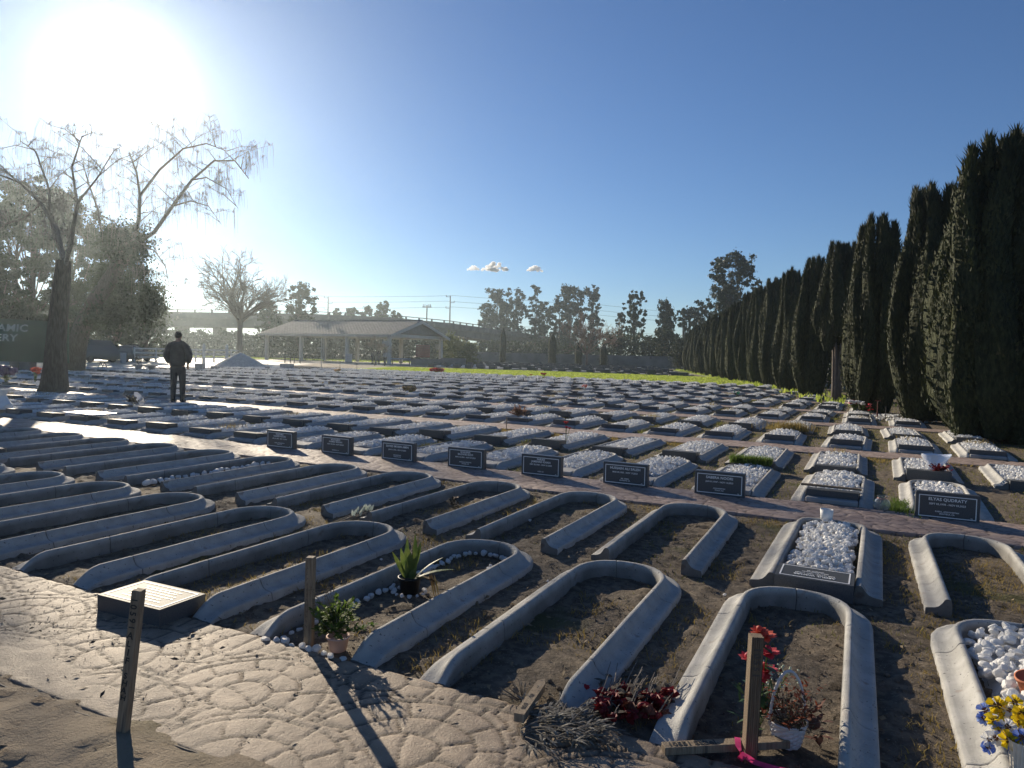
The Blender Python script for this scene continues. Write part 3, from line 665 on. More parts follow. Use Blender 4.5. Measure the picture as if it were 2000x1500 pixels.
# ---------------------------------------------------------------- stakes and boards
def vtext(s, size, x, z0, step, yface, rot=-PI/2, seed=1, jitter=.001):
    """letters one under another down a narrow face (x across, z up), each turned on its side"""
    r = random.Random(seed); out = []
    for i, ch in enumerate(s):
        if ch != ' ': out.append((ch, size*r.uniform(.9, 1.1), x+r.uniform(-jitter, jitter), z0-i*step))
    return out
def face_text(name, items, mats, parent, yface, rot=0.):
    V = []; Fs = []
    for ch, size, x, z in items:
        me = text_mesh(ch, size, .0004); b = len(V); c, s = math.cos(rot), math.sin(rot)
        cy_ = size*.33
        for v in me.vertices:
            u, w_ = v.co.x, v.co.y-cy_; V.append(Vector((x+c*u-s*w_, yface-v.co.z-.0006, z+s*u+c*w_)))
        Fs += [tuple(i+b for i in p.vertices) for p in me.polygons]; bpy.data.meshes.remove(me)
    me = bpy.data.meshes.new(name); me.from_pydata(V, [], Fs); me.update(); return link(name, me, mats, parent)
def stake(loc, w, h, lean, rz, label, m, grooves=False):
    g = empty('wooden_stake', loc, 0, label, 'stake'); g.rotation_euler = (lean[0], lean[1], rz)
    b = MB()
    if not grooves:
        nseg = 6
        for i in range(nseg):
            z0 = -.05+(h+.05)*i/nseg; z1 = -.05+(h+.05)*(i+1)/nseg
            b.box((0, 0, (z0+z1)/2), (w, w, z1-z0))
        b = MB().bevbox((0, 0, h/2-.025), (w, w, h+.05), .0025)
    else:
        poly = []; n = 6; hw = w/2
        for i in range(n):
            x0 = -hw+w*i/n; poly += [(x0+.0008, -hw), (x0+w/n*.55, -hw), (x0+w/n*.68, -hw+.003), (x0+w/n*.9, -hw+.003)]
        poly += [(hw, -hw), (hw, hw), (-hw, hw)]; b.prism(poly, -.05, h)
    b.build('post', m, g); return g
gs = stake((-2.462, 1.71, 0), .037, .585, (R_(-2), R_(5.2), 0), YAW-.12, 'leaning thin wooden stake lettered down its side, nearest the camera', M_wood)
face_text('writing', vtext('1059', .034, -.001, .550, .026, 0)+vtext('I', .034, -.001, .550-4*.026, .026, 0), M_ink, gs, -.0185, -PI/2+.0)
face_text('writing', vtext('ALIF', .033, -.003, .415, .032, 0, seed=2)+vtext('SHAH', .033, -.003, .262, .028, 0, seed=3), M_ink, gs, -.0185, -.1)
gs = stake((-2.482, 2.74, 0), .042, .455, (0, R_(.6), 0), YAW-.1, 'upright wooden stake standing left of the small rose bush', M_wood)
bb = MB()
for i in range(12):      # faded pen strokes, no longer legible
    z = .40-i*.027; bb.box((-.010+random.uniform(-.002, .002), -.0216, z), (.0012, .0008, .020), (0, random.uniform(-.5, .5), 0)); bb.box((-.006, -.0216, z+random.uniform(-.004, .004)), (.009, .0008, .0011), (0, random.uniform(-.6, .6), 0))
bb.build('writing', MATS.get('faded_ink') or mat('faded_ink', (.10, .085, .07), rough=.7), gs)
gs = stake((-.333, 2.765, 0), .046, .472, (R_(-1), R_(1.4), 0), YAW-.05, 'grooved dark wooden stake with a pink ribbon at its foot', M_wood2, True)
face_text('writing', vtext('10551', .034, .0, .425, .024, 0, seed=5), MATS['faded_ink'], gs, -.0235, -PI/2)
M_ribbon = mat('pink_ribbon', (.75, .05, .22), (.85, .10, .30), 20, .4, spec=.5, trans=.25)
def ribbon(b, pts, w_, up=(0, 0, 1)):
    vs = []; pts = [Vector(p) for p in pts]
    for i, p in enumerate(pts):
        t = (pts[min(i+1, len(pts)-1)]-pts[max(i-1, 0)]).normalized(); a = i*.5
        s_ = t.cross(Vector(up)).normalized(); n_ = s_.cross(t); s_ = s_*math.cos(a*.35)+n_*math.sin(a*.35); vs += [p-s_*w_/2, p+s_*w_/2]
    b.add(vs, [(2*i, 2*i+1, 2*i+3, 2*i+2) for i in range(len(pts)-1)])
p0, p1 = G(1300, 1462, .045), G(1545, 1449, .045); p0.z = p1.z = 0
g = empty('lumber_strip', (p0+p1)/2, math.atan2((p1-p0).y, (p1-p0).x), 'wooden strip with handwriting lying across the foot of the grooved stake', 'board')
Lb = (p1-p0).length; MB().bevbox((0, .026, .030), (Lb, .046, .030), .002).build('strip', M_wood, g)
M = Matrix(((1, 0, 0, 0), (0, 1, 0, .026), (0, 0, 1, .0458), (0, 0, 0, 1)))
texts('writing', [('10551', .036, -Lb*.37, -.013), ('Sabel', .040, -Lb*.17, -.013)], M_ink, g, M)
rb = MB(); rb.sm = True
ribbon(rb, [G(1436, 1452, .05)+Vector((0, .05, 0)), G(1442, 1458, .055), G(1446, 1466, .050), G(1450, 1476, .03), G(1444, 1484, .012), G(1455, 1472, .06), G(1462, 1480, .05), G(1472, 1488, .02), G(1490, 1494, .012), G(1520, 1503, .01), G(1560, 1512, .006)], .022)
tag(rb.build('ribbon', M_ribbon), 'bright pink ribbon trailing from the lying wooden strip', 'ribbon')
# short pointed stake lying down
p0, p1 = G(1014, 1394, .075), G(1062, 1325, .045)
d = (p1-p0); g = empty('wooden_stake', (p0.x, p0.y, 0), 0, 'short pointed stake lying on the ground beside the grey leafy twigs', 'stake')
q = d.normalized().to_track_quat('Y', 'Z').to_matrix().to_4x4(); q.translation = Vector((0, 0, p0.z)); Ls = d.length; hw = .021
b = MB(); b.prism([(-hw, 0), (hw, 0), (hw, Ls*.86), (hw*.2, Ls), (-hw, Ls*.93)], -.034, 0, q); b.build('post', M_wood, g)
Mq = q@Matrix(((0, -1, 0, 0), (1, 0, 0, 0), (0, 0, 1, .0012), (0, 0, 0, 1)))
texts('writing', [('10565', .024, Ls*.20, -.008), ('ALI', .022, Ls*.48, -.007)], MATS['faded_ink'], g, Mq)
# ---------------------------------------------------------------- loose white stones
SR = []
for i, s in enumerate(rockshapes(8, 91)):
    me = npmesh('loose_stone', s*np.array([1, .85, .8]), ICO2[1]); me.materials.append(M_stone); SR.append(me)
def stone(p, r, label, group):
    o = bpy.data.objects.new('white_stone', random.choice(SR)); COL.objects.link(o); o.location = (p[0], p[1], r*.5); o.scale = (r, r, r)
    o.rotation_euler = (random.uniform(-.4, .4), random.uniform(-.4, .4), random.uniform(0, 6.3)); tag(o, label, 'stone', group)
cx = xk(-2); st = N1Y; gl, ll = 'white stones edging the grave with the potted plant', 'white stone in the edging inside the kerb with the potted plant'
P = [(cx-.19, st+.03+i*.062) for i in range(29)]
P += [(cx-.19*math.cos(t), st+1.78+.17*math.sin(t)) for t in np.linspace(.15, 2.7, 10)]
P += [(cx+.16, st+1.62), (cx+.15, st+1.70)]
P += [(cx-.24+i*.052, st-.01+random.uniform(-.02, .02)) for i in range(10)]
for p in P: stone((p[0]+random.uniform(-.012, .012), p[1]+random.uniform(-.012, .012)), random.uniform(.019, .034), ll, gl)
pc = G(800, 1158)
for i in range(13):
    t = i/13*2*PI
    if 1.0 < t < 2.2: continue
    stone((pc.x+.098*math.cos(t), pc.y+.098*math.sin(t)), random.uniform(.018, .026), 'white stone in the ring around the black plant pot', 'ring of white stones around the plant pot')
for i in range(22):
    t = i/21; p = (xk(-6)-.13+random.uniform(-.02, .02), 5.08+1.75*t); stone(p, random.uniform(.038, .055), 'white stone in the scattered line inside a second-row kerb', 'scattered line of white stones')
for q in [(745, 1094, .013), (1070, 1137, .013), (1035, 1018, .02), (955, 1140, .01), (1415, 1163, .012)]: stone(G(q[0], q[1]), q[2], 'small white stone lying loose on bare soil', 'loose white stones on the soil')
# ---------------------------------------------------------------- plants
def pot(name, r0, r1, h, m, parent, n=20):
    b = MB(); b.sm = True; b.lathe([(r0*.9, 0), (r0, .004), (r1*.97, h*.9), (r1*1.05, h*.9), (r1*1.05, h), (r1*.92, h), (r1*.9, h*.8), (.001, h*.78)], n); return b.build(name, m, parent)
def bush(b, c, r, nst, nlf, L, w_, seed, stem=M_twig):
    rr = random.Random(seed)
    for i in range(nst):
        a = rr.uniform(0, 2*PI); e = rr.uniform(.2, 1.3); ln = rr.uniform(.5, 1.05)
        d = Vector((math.cos(a)*math.cos(e), math.sin(a)*math.cos(e), math.sin(e))); tip = Vector(c)+Vector((d.x*r[0], d.y*r[1], d.z*r[2]))*ln
        m_ = Vector(c).lerp(tip, .5)+Vector((rr.uniform(-.1, .1)*r[0], rr.uniform(-.1, .1)*r[1], .08*r[2]))
        b.cur = 0; b.tube([c, m_, tip], [.0025, .002, .001], 4)
        b.cur = 1
        for j in range(nlf):
            t = rr.uniform(.3, 1.05); p = (m_.lerp(tip, (t-.5)*2) if t > .5 else Vector(c).lerp(m_, t*2))
            dd = Vector((rr.uniform(-1, 1), rr.uniform(-1, 1), rr.uniform(-.3, .9)))+d*.6
            b.leaf(p, dd, L*rr.uniform(.6, 1.2), w_*rr.uniform(.7, 1.2), n=2)
g = empty('potted_plant', pc, 0, 'plant with upright broad leaves in a black plastic pot', 'potted plant')
pot('pot', .055, .072, .105, M_black, g)
b = MB(); b.sm = True; b.lathe([(.064, .082), (.05, .088), (.001, .094)], 14); b.build('potting_soil', M_soil, g)
b = MB(); rr = random.Random(4)
for i in range(8):
    s_ = (i-3.5)*.11+rr.uniform(-.05, .05); b.leaf((rr.uniform(-.035, .03), rr.uniform(-.02, .02), .085), RIGHT*s_+FWD*rr.uniform(-.1, .2)+Vector((0, 0, 1)), rr.uniform(.19, .31), rr.uniform(.036, .05), FWD+RIGHT*rr.uniform(-.7, .7), .10*rr.uniform(-1, 1.5), 7)
u = RIGHT
b.leaf((.03, 0, .09), u*.8+Vector((0, 0, .55)), .25, .042, bend=.35, n=7); b.leaf((.03, 0, .09), u*.55+Vector((0, 0, .8)), .22, .038, bend=.3, n=7)
M_lily = mat('lily_leaf', (.055, .10, .025), (.17, .21, .05), 14, .5, trans=.35); b.build('leaves', M_lily, g)
b = MB()
for dx in (.0, .02, -.015): 
    c0 = Vector((.05+dx, 0, .10)); b.leaf(c0, u*1.0+Vector((0, .2*dx*50, .6)), .11, .04, bend=.9, n=6); b.leaf(c0+u*.09+Vector((0, 0, .03)), u*.35+Vector((0, -.02, -1)), .15, .045, bend=.1, n=5)
b.build('wilted_leaves', mat('wilted_leaf', (.18, .12, .05), (.30, .24, .08), 10, .7, trans=.3), g)
rp = G(660, 1270)
g = empty('rose_bush', rp, 0, 'small green rose bush in a pale pink pot at the path edge', 'potted plant')
pot('pot', .042, .056, .075, mat('pink_clay', (.52, .33, .27), (.6, .42, .36), 8, .7), g)
b = MB(); bush(b, Vector((0, 0, .07)), (.17, .17, .21), 40, 20, .030, .019, 5); b.build('foliage', [M_twig, M_dgreen], g)
b = MB(); lft = -RIGHT
for i in range(9):
    a = random.uniform(-.6, .6); tip = lft*random.uniform(.05, .13)+Vector((random.uniform(-.04, .04), random.uniform(-.04, .05), random.uniform(.24, .32))); b.tube([(0, 0, .08), tip*.6+Vector((0, 0, .05)), tip], [.0015, .0012, .0008], 4)
    for j in range(4): b.ell(tip+Vector((random.uniform(-.02, .02), random.uniform(-.02, .02), random.uniform(-.015, .012))), (.004, .004, .004), 5, 3)
b.build('dry_sprigs', M_dry, g)
# dried tulips by a second-row kerb
g = empty('withered_tulips', G(700, 1008), 0, 'pale withered tulips lying against a second-row kerb end', 'flowers')
b = MB(); b2 = MB()
for i, (px, py) in enumerate([(690, 1003), (697, 997), (709, 992), (716, 992), (723, 993), (703, 1001)]):
    p = G(px, py, .05)-G(700, 1008); b2.leaf(p-Vector((0, 0, .03)), Vector((random.uniform(-.2, .5), .1, 1)), .075, .028, (0, -1, .1), .1, 4); b2.leaf(p-Vector((0, 0, .03)), Vector((random.uniform(-.1, .6), -.2, 1)), .07, .026, (0.3, -1, .1), .1, 4)
    q = G(655, 1022, .01)-G(700, 1008)+Vector((random.uniform(-.05, .05), random.uniform(-.05, .05), 0)); b.tube([q, p-Vector((0, 0, .02))], [.003, .003], 4)
b.build('stems', M_twig, g); b2.build('petals', mat('pale_green_petal', (.42, .48, .42), (.55, .60, .52), 20, .6, trans=.3), g)
g = empty('dried_flower', G(885, 992), 0, 'single dried flower with dark leaves inside a second-row kerb', 'flowers')
b = MB(); bush(b, Vector((0, 0, 0)), (.13, .10, .09), 10, 6, .05, .02, 8); b.build('leaves', [M_twig, mat('dark_dry_leaf', (.05, .04, .03), (.12, .09, .06), 20, .8)], g)
b = MB()
for i in range(9): a = i/9*2*PI; b.leaf(Vector((.03, 0, .10)), (math.cos(a), math.sin(a), .7), .035, .018, n=2)
b.build('blossom', mat('tan_petal', (.55, .38, .22), (.7, .5, .32), 20, .6, trans=.3), g)
# withered roses
g = empty('withered_roses', G(1235, 1390), 0, 'heap of withered dark red roses across the kerb foot', 'flowers'); o = g.location
st_ = MB(); lv = MB(); rr = random.Random(11); WR = [mat('withered_red', (.13, .012, .016), (.24, .02, .025), 30, .6, trans=.2), mat('withered_brown', (.09, .035, .025), (.17, .06, .04), 30, .7, trans=.15)]
for i in range(40):
    t = rr.random(); px = 1165+145*t; py = 1345+rr.uniform(0, 58); z = rr.uniform(.02, .07); c = G(px, py, z)-o
    s_ = rr.uniform(.018, .027); hd = MB(); hd.sm = True; hm = rr.choice([0, 0, 0, 1, 1])
    for j in range(7):
        a = rr.uniform(0, 6.3); d = Vector((math.cos(a)*.5, math.sin(a)*.5, rr.uniform(-.2, 1))); hd.leaf(c-d*s_*.5, d, s_*1.7, s_*1.5, (d.y, -d.x, .3), .6, 3)
    hd.ell(c, (s_*.75, s_*.7, s_*.8), 8, 5, .15); hd.build('rose_head', WR[hm], g)
    e = G(px+rr.uniform(20, 70)*(.3+t*.4), py-rr.uniform(25, 70), rr.uniform(.01, .10))-o; st_.tube([c, c.lerp(e, .5)+Vector((0, 0, rr.uniform(-.01, .02))), e], [.003, .0025, .002], 4)
    for j in range(2): lv.leaf(c.lerp(e, rr.uniform(.1, .6)), (rr.uniform(-1, 1), rr.uniform(-1, 1), rr.uniform(-.2, .5)), .045, .024, n=3)
c = G(1140, 1344, .05)-o; hd = MB(); hd.ell(c, (.02, .018, .018), 9, 6, .15)
for j in range(10): a = j*.7; d = Vector((math.cos(a), math.sin(a), .7)); hd.leaf(c-d*.01, d, .034, .026, (d.y, -d.x, .3), .6, 3)
st_.build('stems', M_twig, g); lv.build('leaves', MATS['dark_dry_leaf'], g)
hd.build('rose_head', M_red, g)
# grey twigs with narrow dead leaves
M_ol = mat('dead_olive_leaf', (.09, .08, .06), (.30, .275, .225), 40, .6, trans=.1)
g = empty('dead_branches', G(1090, 1425), 0, 'pile of grey dead branches with narrow leaves on the near path', 'branches'); o = g.location; b = MB(); rr = random.Random(21)
for i in range(80):
    a = G(1015+rr.uniform(0, 125), 1375+rr.uniform(0, 75), .012+rr.random()*.045)-o; ang = rr.gauss(.15, .7); d = RIGHT*math.cos(ang)+FWD*math.sin(ang)+Vector((0, 0, rr.uniform(-.05, .25)))
    ln = rr.uniform(.06, .19); e = a+d*ln; b.cur = 0; b.tube([a, a.lerp(e, .5)+Vector((0, 0, .006)), e], [.0026, .002, .001], 4)
    b.cur = 1
    for j in range(9):
        t = rr.uniform(.15, 1); q = rr.uniform(-1.1, 1.1); dd = RIGHT*math.cos(ang+q)+FWD*math.sin(ang+q)+Vector((0, 0, rr.uniform(-.25, .5)))
        b.leaf(a.lerp(e, t), dd, rr.uniform(.040, .068), .009, n=2)
b.build('twigs', [M_twig, M_ol], g)
g = empty('dead_branches', G(1022, 1372), 0, 'upright forked grey twig sprouting beside the lying pointed stake', 'branches'); b = MB(); rr = random.Random(5)
for i in range(14):
    d = -RIGHT*rr.uniform(-.4, 1.0)+Vector((rr.uniform(-.3, .3), rr.uniform(-.3, .3), rr.uniform(.2, 1.2))); d.normalize(); ln = rr.uniform(.05, .12); b.cur = 0; b.tube([(0, 0, 0), d*ln], [.003, .0015], 4)
    b.cur = 1; b.leaf(d*ln*.8, d+Vector((0, 0, .2)), .035, .007, n=2); b.leaf(d*ln*.5, d+Vector((.4, 0, .2)), .035, .007, n=2)
b.build('twigs', [M_twig, M_ol], g)
# artificial roses in a bunch behind the grooved stake
g = empty('artificial_roses', G(1478, 1442), 0, 'tall artificial pink-red roses rising behind the grooved stake', 'flowers'); o = g.location; st_ = MB(); hd = MB(); lv = MB(); rr = random.Random(31); wt = MB()
def rose(b, c, r):
    b.sm = True; b.ell(c, (r*.62, r*.62, r*.7), 9, 6, .1)
    for j in range(11):
        a = j*2.4; e = .25+.07*j; d = Vector((math.cos(a)*(1-e*.4), math.sin(a)*(1-e*.4), 1.2-e)); b.leaf(Vector(c)-Vector((0, 0, r*.6)), d, r*1.7, r*1.35, (d.x, d.y, -.6), -.35, 4)
for px, py, z, r in [(1491, 1237, .385, .032), (1483, 1229, .40, .022), (1499, 1270, .325, .030), (1461, 1281, .30, .024), (1494, 1304, .25, .032), (1487, 1318, .235, .026)]:
    c = G(px, py, z)-o; hd = MB(); rose(hd, c, r); hd.build('rose_head', M_pink if py > 1245 else (MATS.get('coral_petal') or mat('coral_petal', (.62, .11, .07), (.75, .2, .12), 15, .5, trans=.4)), g); st_.tube([(0, 0, 0), c*.5+Vector((0, .01, 0)), c], .0028, 5)
    for j in range(4): lv.leaf(c*rr.uniform(.35, .9), (rr.uniform(-1, 1), rr.uniform(-1, 1), rr.uniform(-.3, .6)), .065, .032, n=4)
for j in range(40):
    c = G(rr.uniform(1490, 1560), rr.uniform(1290, 1345), rr.uniform(.17, .27))-o; wt.ell(c, (.0055, .0055, .004), 6, 3); 
    if j % 3 == 0: st_.tube([(0.01, 0, .05), c], .001, 3)
for j in range(30): lv.leaf(Vector((rr.uniform(-.08, .06), rr.uniform(-.03, .08), rr.uniform(.03, .2))), (rr.uniform(-1, 1), rr.uniform(-1, 1), rr.uniform(0, 1)), .06, .012, n=2)
st_.build('stems', M_dgreen, g); lv.build('leaves', mat('plastic_leaf', (.03, .07, .03), (.08, .14, .05), 20, .4, trans=.2), g); wt.build('filler_blossoms', mat('pale_green_blossom', (.45, .55, .38), (.6, .66, .5), 20, .6), g)
# wicker basket
g = empty('wicker_basket', G(1536, 1452), 0, 'white wicker basket with a tall hoop handle and dried red-brown flowers', 'basket')
b = MB(); H_, n = .095, 40; vs = []; b.sm = False
for i in range(11):
    z = H_*i/10; r = .050+.022*(i/10)**.8
    for k in range(n):
        a = 2*PI*k/n; ph = math.cos(k*PI/2+(i % 2)*PI)*.0028; vs.append(((r+ph)*math.cos(a), (r+ph)*math.sin(a), z))
b.add(vs, [(i*n+k, i*n+(k+1) % n, (i+1)*n+(k+1) % n, (i+1)*n+k) for i in range(10) for k in range(n)])
b.sm = True; ring = [Vector((.074*math.cos(2*PI*k/24), .074*math.sin(2*PI*k/24), H_)) for k in range(25)]; b.tube(ring, .0045, 6); b.lathe([(.048, 0), (.048, .004)], 20)
M_wick = mat('white_wicker', (.52, .50, .50), (.66, .64, .63), 40, .6, .001, 200); b.build('bowl', M_wick, g)
b = MB(); b.sm = True; hpts = [RIGHT*(.070*math.cos(t))+Vector((0, 0, H_-.02+.215*math.sin(t))) for t in np.linspace(0, PI, 22)]
b.tube(hpts, .0058, 6); b.build('handle', M_wick, g)
b = MB(); rr = random.Random(41)
for i in range(60):
    a = rr.uniform(0, 2*PI); e = rr.uniform(.35, 1.4); d = Vector((math.cos(a)*math.cos(e), math.sin(a)*math.cos(e), math.sin(e))); ln = rr.uniform(.08, .20); base = Vector((d.x*.03, d.y*.03, .08))
    b.cur = 0; b.tube([base, base+d*ln], [.0014, .0008], 3); b.cur = rr.choice([1, 1, 2])
    for j in range(9): b.leaf(base+d*ln*rr.uniform(.3, 1.1), (rr.uniform(-1, 1), rr.uniform(-1, 1), rr.uniform(-.3, 1)), .022, .010, n=2)
b.build('dried_flowers', [M_twig, mat('rust_petal', (.17, .035, .014), (.32, .08, .03), 30, .7, trans=.25), mat('brown_leaf', (.06, .045, .025), (.14, .10, .05), 30, .8, trans=.2)], g)
b = MB(); b.sm = True; b.ell(RIGHT*.10+Vector((0, 0, .085)), (.03, .03, .024), 12, 7, .06)
for i in range(20):
    p = RIGHT*rr.uniform(.06, .18)+FWD*rr.uniform(-.04, .05)+Vector((0, 0, rr.uniform(.01, .14))); b.leaf(p, (rr.uniform(-1, 1), rr.uniform(-1, 1), rr.uniform(-.6, .6)), .05, .02, n=2)
b.build('fallen_bloom', mat('dull_brown', (.10, .04, .03), (.16, .07, .045), 20, .8), g)
# pansies in front of the white stones, right edge
g = empty('artificial_pansies', G(1965, 1470, .0), 0, 'bunch of yellow, blue and white artificial pansies on white stones', 'flowers'); o = Vector(g.location)
M_yel = mat('yellow_petal', (.72, .50, .015), (.85, .66, .03), 18, .5, trans=.35); M_blu = mat('blue_petal', (.12, .20, .60), (.30, .42, .80), 18, .5, trans=.35); M_wp = mat('white_petal', (.62, .64, .70), (.78, .78, .78), 18, .55, trans=.35); M_eye = mat('dark_petal_eye', (.10, .03, .01), (.2, .08, .02), 30, .7)
hd = MB(); st_ = MB(); lv = MB(); rr = random.Random(51)
def pansy(c, r, mi, nrm):
    r *= .98; n_ = Vector(nrm).normalized(); a1 = n_.orthogonal().normalized(); a2 = n_.cross(a1)
    for j in range(5):
        t = j*2*PI/5+rr.uniform(-.2, .2); d = a1*math.cos(t)+a2*math.sin(t); hd.cur = mi; k = 5; vs = [c]
        for q in range(7):
            s_ = -.62+1.24*q/6; rad = r*(1.0-.16*abs(s_)**2)*rr.uniform(.94, 1.06); dd = d*math.cos(s_*.95)+n_.cross(d)*math.sin(s_*.95); vs.append(c+dd*rad+n_*(r*.28*math.sin(q*1.7+j)))
        hd.add(vs, [(0, q, q+1) for q in range(1, 7)])
        vs = [c+n_*.002+(d*math.cos(s)+n_.cross(d)*math.sin(s))*(0 if i == 0 else r*.42*rr.uniform(.7, 1.1)) for i, s in enumerate((0, -.5, -.15, .2, .5))]; hd.cur = 3; hd.add(vs, [(0, 1, 2), (0, 2, 3), (0, 3, 4)])
    st_.tube([Vector((rr.uniform(-.02, .02), rr.uniform(-.02, .02), .09)), c-n_*.01], .0018, 4)
tocam = -FWD+Vector((0, 0, .9))
for px, py, z, r, mi in [(1948, 1378, .24, .036, 0), (1940, 1408, .22, .034, 0), (1982, 1372, .25, .03, 0), (1996, 1395, .24, .034, 0), (1970, 1446, .19, .036, 0), (1924, 1388, .21, .030, 1), (1922, 1404, .19, .026, 1), (1968, 1420, .21, .030, 2), (1986, 1428, .20, .030, 2), (1995, 1440, .2, .03, 1), (1932, 1445, .17, .030, 2), (1966, 1372, .24, .024, 2), (1978, 1402, .22, .026, 2), (2010, 1410, .23, .034, 0), (2015, 1440, .2, .034, 2), (1930, 1460, .15, .024, 1), (1960, 1392, .22, .032, 0), (1952, 1425, .2, .03, 1), (1972, 1388, .23, .028, 2), (1990, 1412, .22, .03, 0), (1945, 1442, .18, .028, 2), (2002, 1462, .17, .03, 0), (1980, 1462, .16, .028, 1)]:
    pansy(G(px, py, z)-o, r, mi, tocam+Vector((rr.uniform(-.6, .6), rr.uniform(-.5, .5), rr.uniform(-.3, .4))))
for j in range(30): lv.leaf(Vector((rr.uniform(-.05, .06), rr.uniform(-.04, .06), rr.uniform(.09, .17))), (rr.uniform(-1, 1), rr.uniform(-1, 1), rr.uniform(-.2, .6)), .05, .024, n=3)
hd.build('petals', [M_yel, M_blu, M_wp, M_eye], g); st_.build('stems', M_dgreen, g); lv.build('leaves', M_wp, g)
b = MB(); b.sm = False; n = 32; vs = []
prof = [(.022, 0), (.026, .03), (.032, .09), (.036, .12)]
for r, z in prof:
    for k in range(n): a = 2*PI*k/n; q = r*(1+.05*math.cos(k*PI)); vs.append((q*math.cos(a), q*math.sin(a), z))
b.add(vs, [(i*n+k, i*n+(k+1) % n, (i+1)*n+(k+1) % n, (i+1)*n+k) for i in range(3) for k in range(n)])
tag(b.build('flower_vase', mat('cream_ceramic', (.55, .52, .45), (.66, .62, .55), 20, .4), None, loc=G(1990, 1500, .10)-Vector((0, 0, .02))), 'ribbed cream vase below the yellow pansies', 'vase')
g = empty('terracotta_pot', G(2022, 1350, .10)-Vector((0, 0, .03)), 0, 'terracotta pot with a dark lining standing in the coarse white stones', 'pot'); g.rotation_euler = (.15, -.2, 0)
pot('pot', .045, .06, .10, mat('terracotta', (.42, .13, .06), (.55, .2, .10), 12, .7), g); b = MB(); b.lathe([(.05, .07), (.001, .075)], 14); b.build('soil_fill', M_soil, g)
b = MB(); b.sm = True; b.lathe([(.043, 0), (.05, .004), (.056, .10), (.052, .10), (.046, .01), (.001, .008)], 24)
tag(b.build('white_pot', M_white, None, loc=G(1613, 1037)+Vector((.0, .01, .095))), 'small white pot standing on the arch of the gravel grave', 'pot')
# glass bowl
g = empty('glass_bowl', G(1722, 998), 0, 'round glass bowl vase with a ribbon bow beside the scallop path', 'vase')
b = MB(); b.sm = True; b.lathe([(.03, 0), (.055, .008), (.076, .045), (.08, .078), (.066, .112), (.044, .130), (.040, .142), (.052, .160), (.049, .160), (.036, .142), (.040, .128), (.062, .110), (.075, .078), (.071, .048), (.05, .014), (.001, .01)], 28)
b.build('bowl', glass('clear_glass', (.86, .9, .9)), g)
b = MB(); b.sm = True; b.leaf((0, -.045, .135), (.6, -.2, -.6), .06, .012, n=3); b.leaf((0, -.045, .135), (-.5, -.2, -.7), .055, .012, n=3); b.tube([(.046*math.cos(t), .046*math.sin(t), .133) for t in np.linspace(0, 2*PI, 14)], .004, 5)
b.build('bow', mat('peach_ribbon', (.6, .25, .2), (.7, .35, .28), 10, .5), g)
g = empty('wooden_board', G(1620, 958, .25)+Vector((0, .0, -.005)), R_(-2), 'dark wooden board lying across a grave slab beside the glass bowl', 'board')
MB().bevbox((0, 0, .012), (.60, .05, .02), .002).build('plank', M_wood2, g); g.location = (xk(0)+.0, 8.36, .165)
blades('grass_tuft', [(xk(-1)+random.uniform(-.27, .27), 10.22+random.gauss(0, .05), .10) for _ in range(2600)], .13, .008, M_dgreen, .5, 31, 'dense strip of green grass across the end of a gravel grave')
blades('grass_tuft', [(G(1545, 848).x+random.gauss(0, .20), G(1545, 848).y+random.gauss(0, .12), .08) for _ in range(1300)], .22, .010, M_dryg, .5, 32, 'straw-coloured grass tuft on a gravel grave')
blades('grass_tuft', [(.45+random.gauss(0, .10), 8.45+random.gauss(0, .16), 0) for _ in range(900)], .09, .012, M_dgreen, .9, 33, 'low green weeds beside the glass bowl')
# plastic wrap and dried flowers
g = empty('wrapped_bouquet', (xk(1)+.06, 10.95, .10), .3, 'clear plastic wrap over dried dark red flowers on a gravel grave', 'flowers')
b = MB(); b.sm = True; n = 15; vs = []
for i in range(7):
    t = i/6
    for k in range(n): a = 2*PI*k/n; r = .04+.15*t+random.uniform(-.02, .02); vs.append((r*math.cos(a)+.1*t, r*.75*math.sin(a)+.15*t, .02+.20*t+random.uniform(-.015, .015)))
b.add(vs, [(i*n+k, i*n+(k+1) % n, (i+1)*n+(k+1) % n, (i+1)*n+k) for i in range(6) for k in range(n)])
m = glass('clear_wrap', (.9, .92, .95), .12, .55); b.build('wrap', m, g)
b = MB(); bush(b, Vector((0, -.25, .02)), (.20, .12, .11), 24, 8, .05, .03, 61); b.build('dried_flowers', [M_twig, MATS['withered_red']], g)
def posy(loc, label, m, r=.09, h=.25, n=5, seed=1, stems=True, cat='flowers'):
    g = empty('flower_posy', loc, 0, label, cat); rr = random.Random(seed); hd = MB(); b = MB(); hd.sm = True; ms = m if isinstance(m, list) else [m]
    for i in range(n):
        c = Vector((rr.uniform(-r, r), rr.uniform(-r, r)*.6, h*rr.uniform(.75, 1.05))); s_ = r*rr.uniform(.32, .5); hd.cur = i % len(ms); hd.ell(c, (s_, s_, s_*.8), 8, 5, .25)
        for j in range(8): a = j*.8; d = Vector((math.cos(a), math.sin(a), .5)); hd.leaf(c, d, s_*1.5, s_*1.1, (d.y, -d.x, .4), .5, 2)
        b.tube([(0, 0, 0), c], .006 if r > .1 else .004, 4)
        for j in range(3): b.leaf(c*rr.uniform(.3, .8), (rr.uniform(-1, 1), rr.uniform(-1, 1), .3), r*.9, r*.3, n=2)
    hd.build('blossoms', ms, g); b.build('stems', M_dgreen, g); return g
posy(G(1105, 866, .08), 'single tall red carnation standing in a gravel grave', M_red, .055, .33, 3, 2)
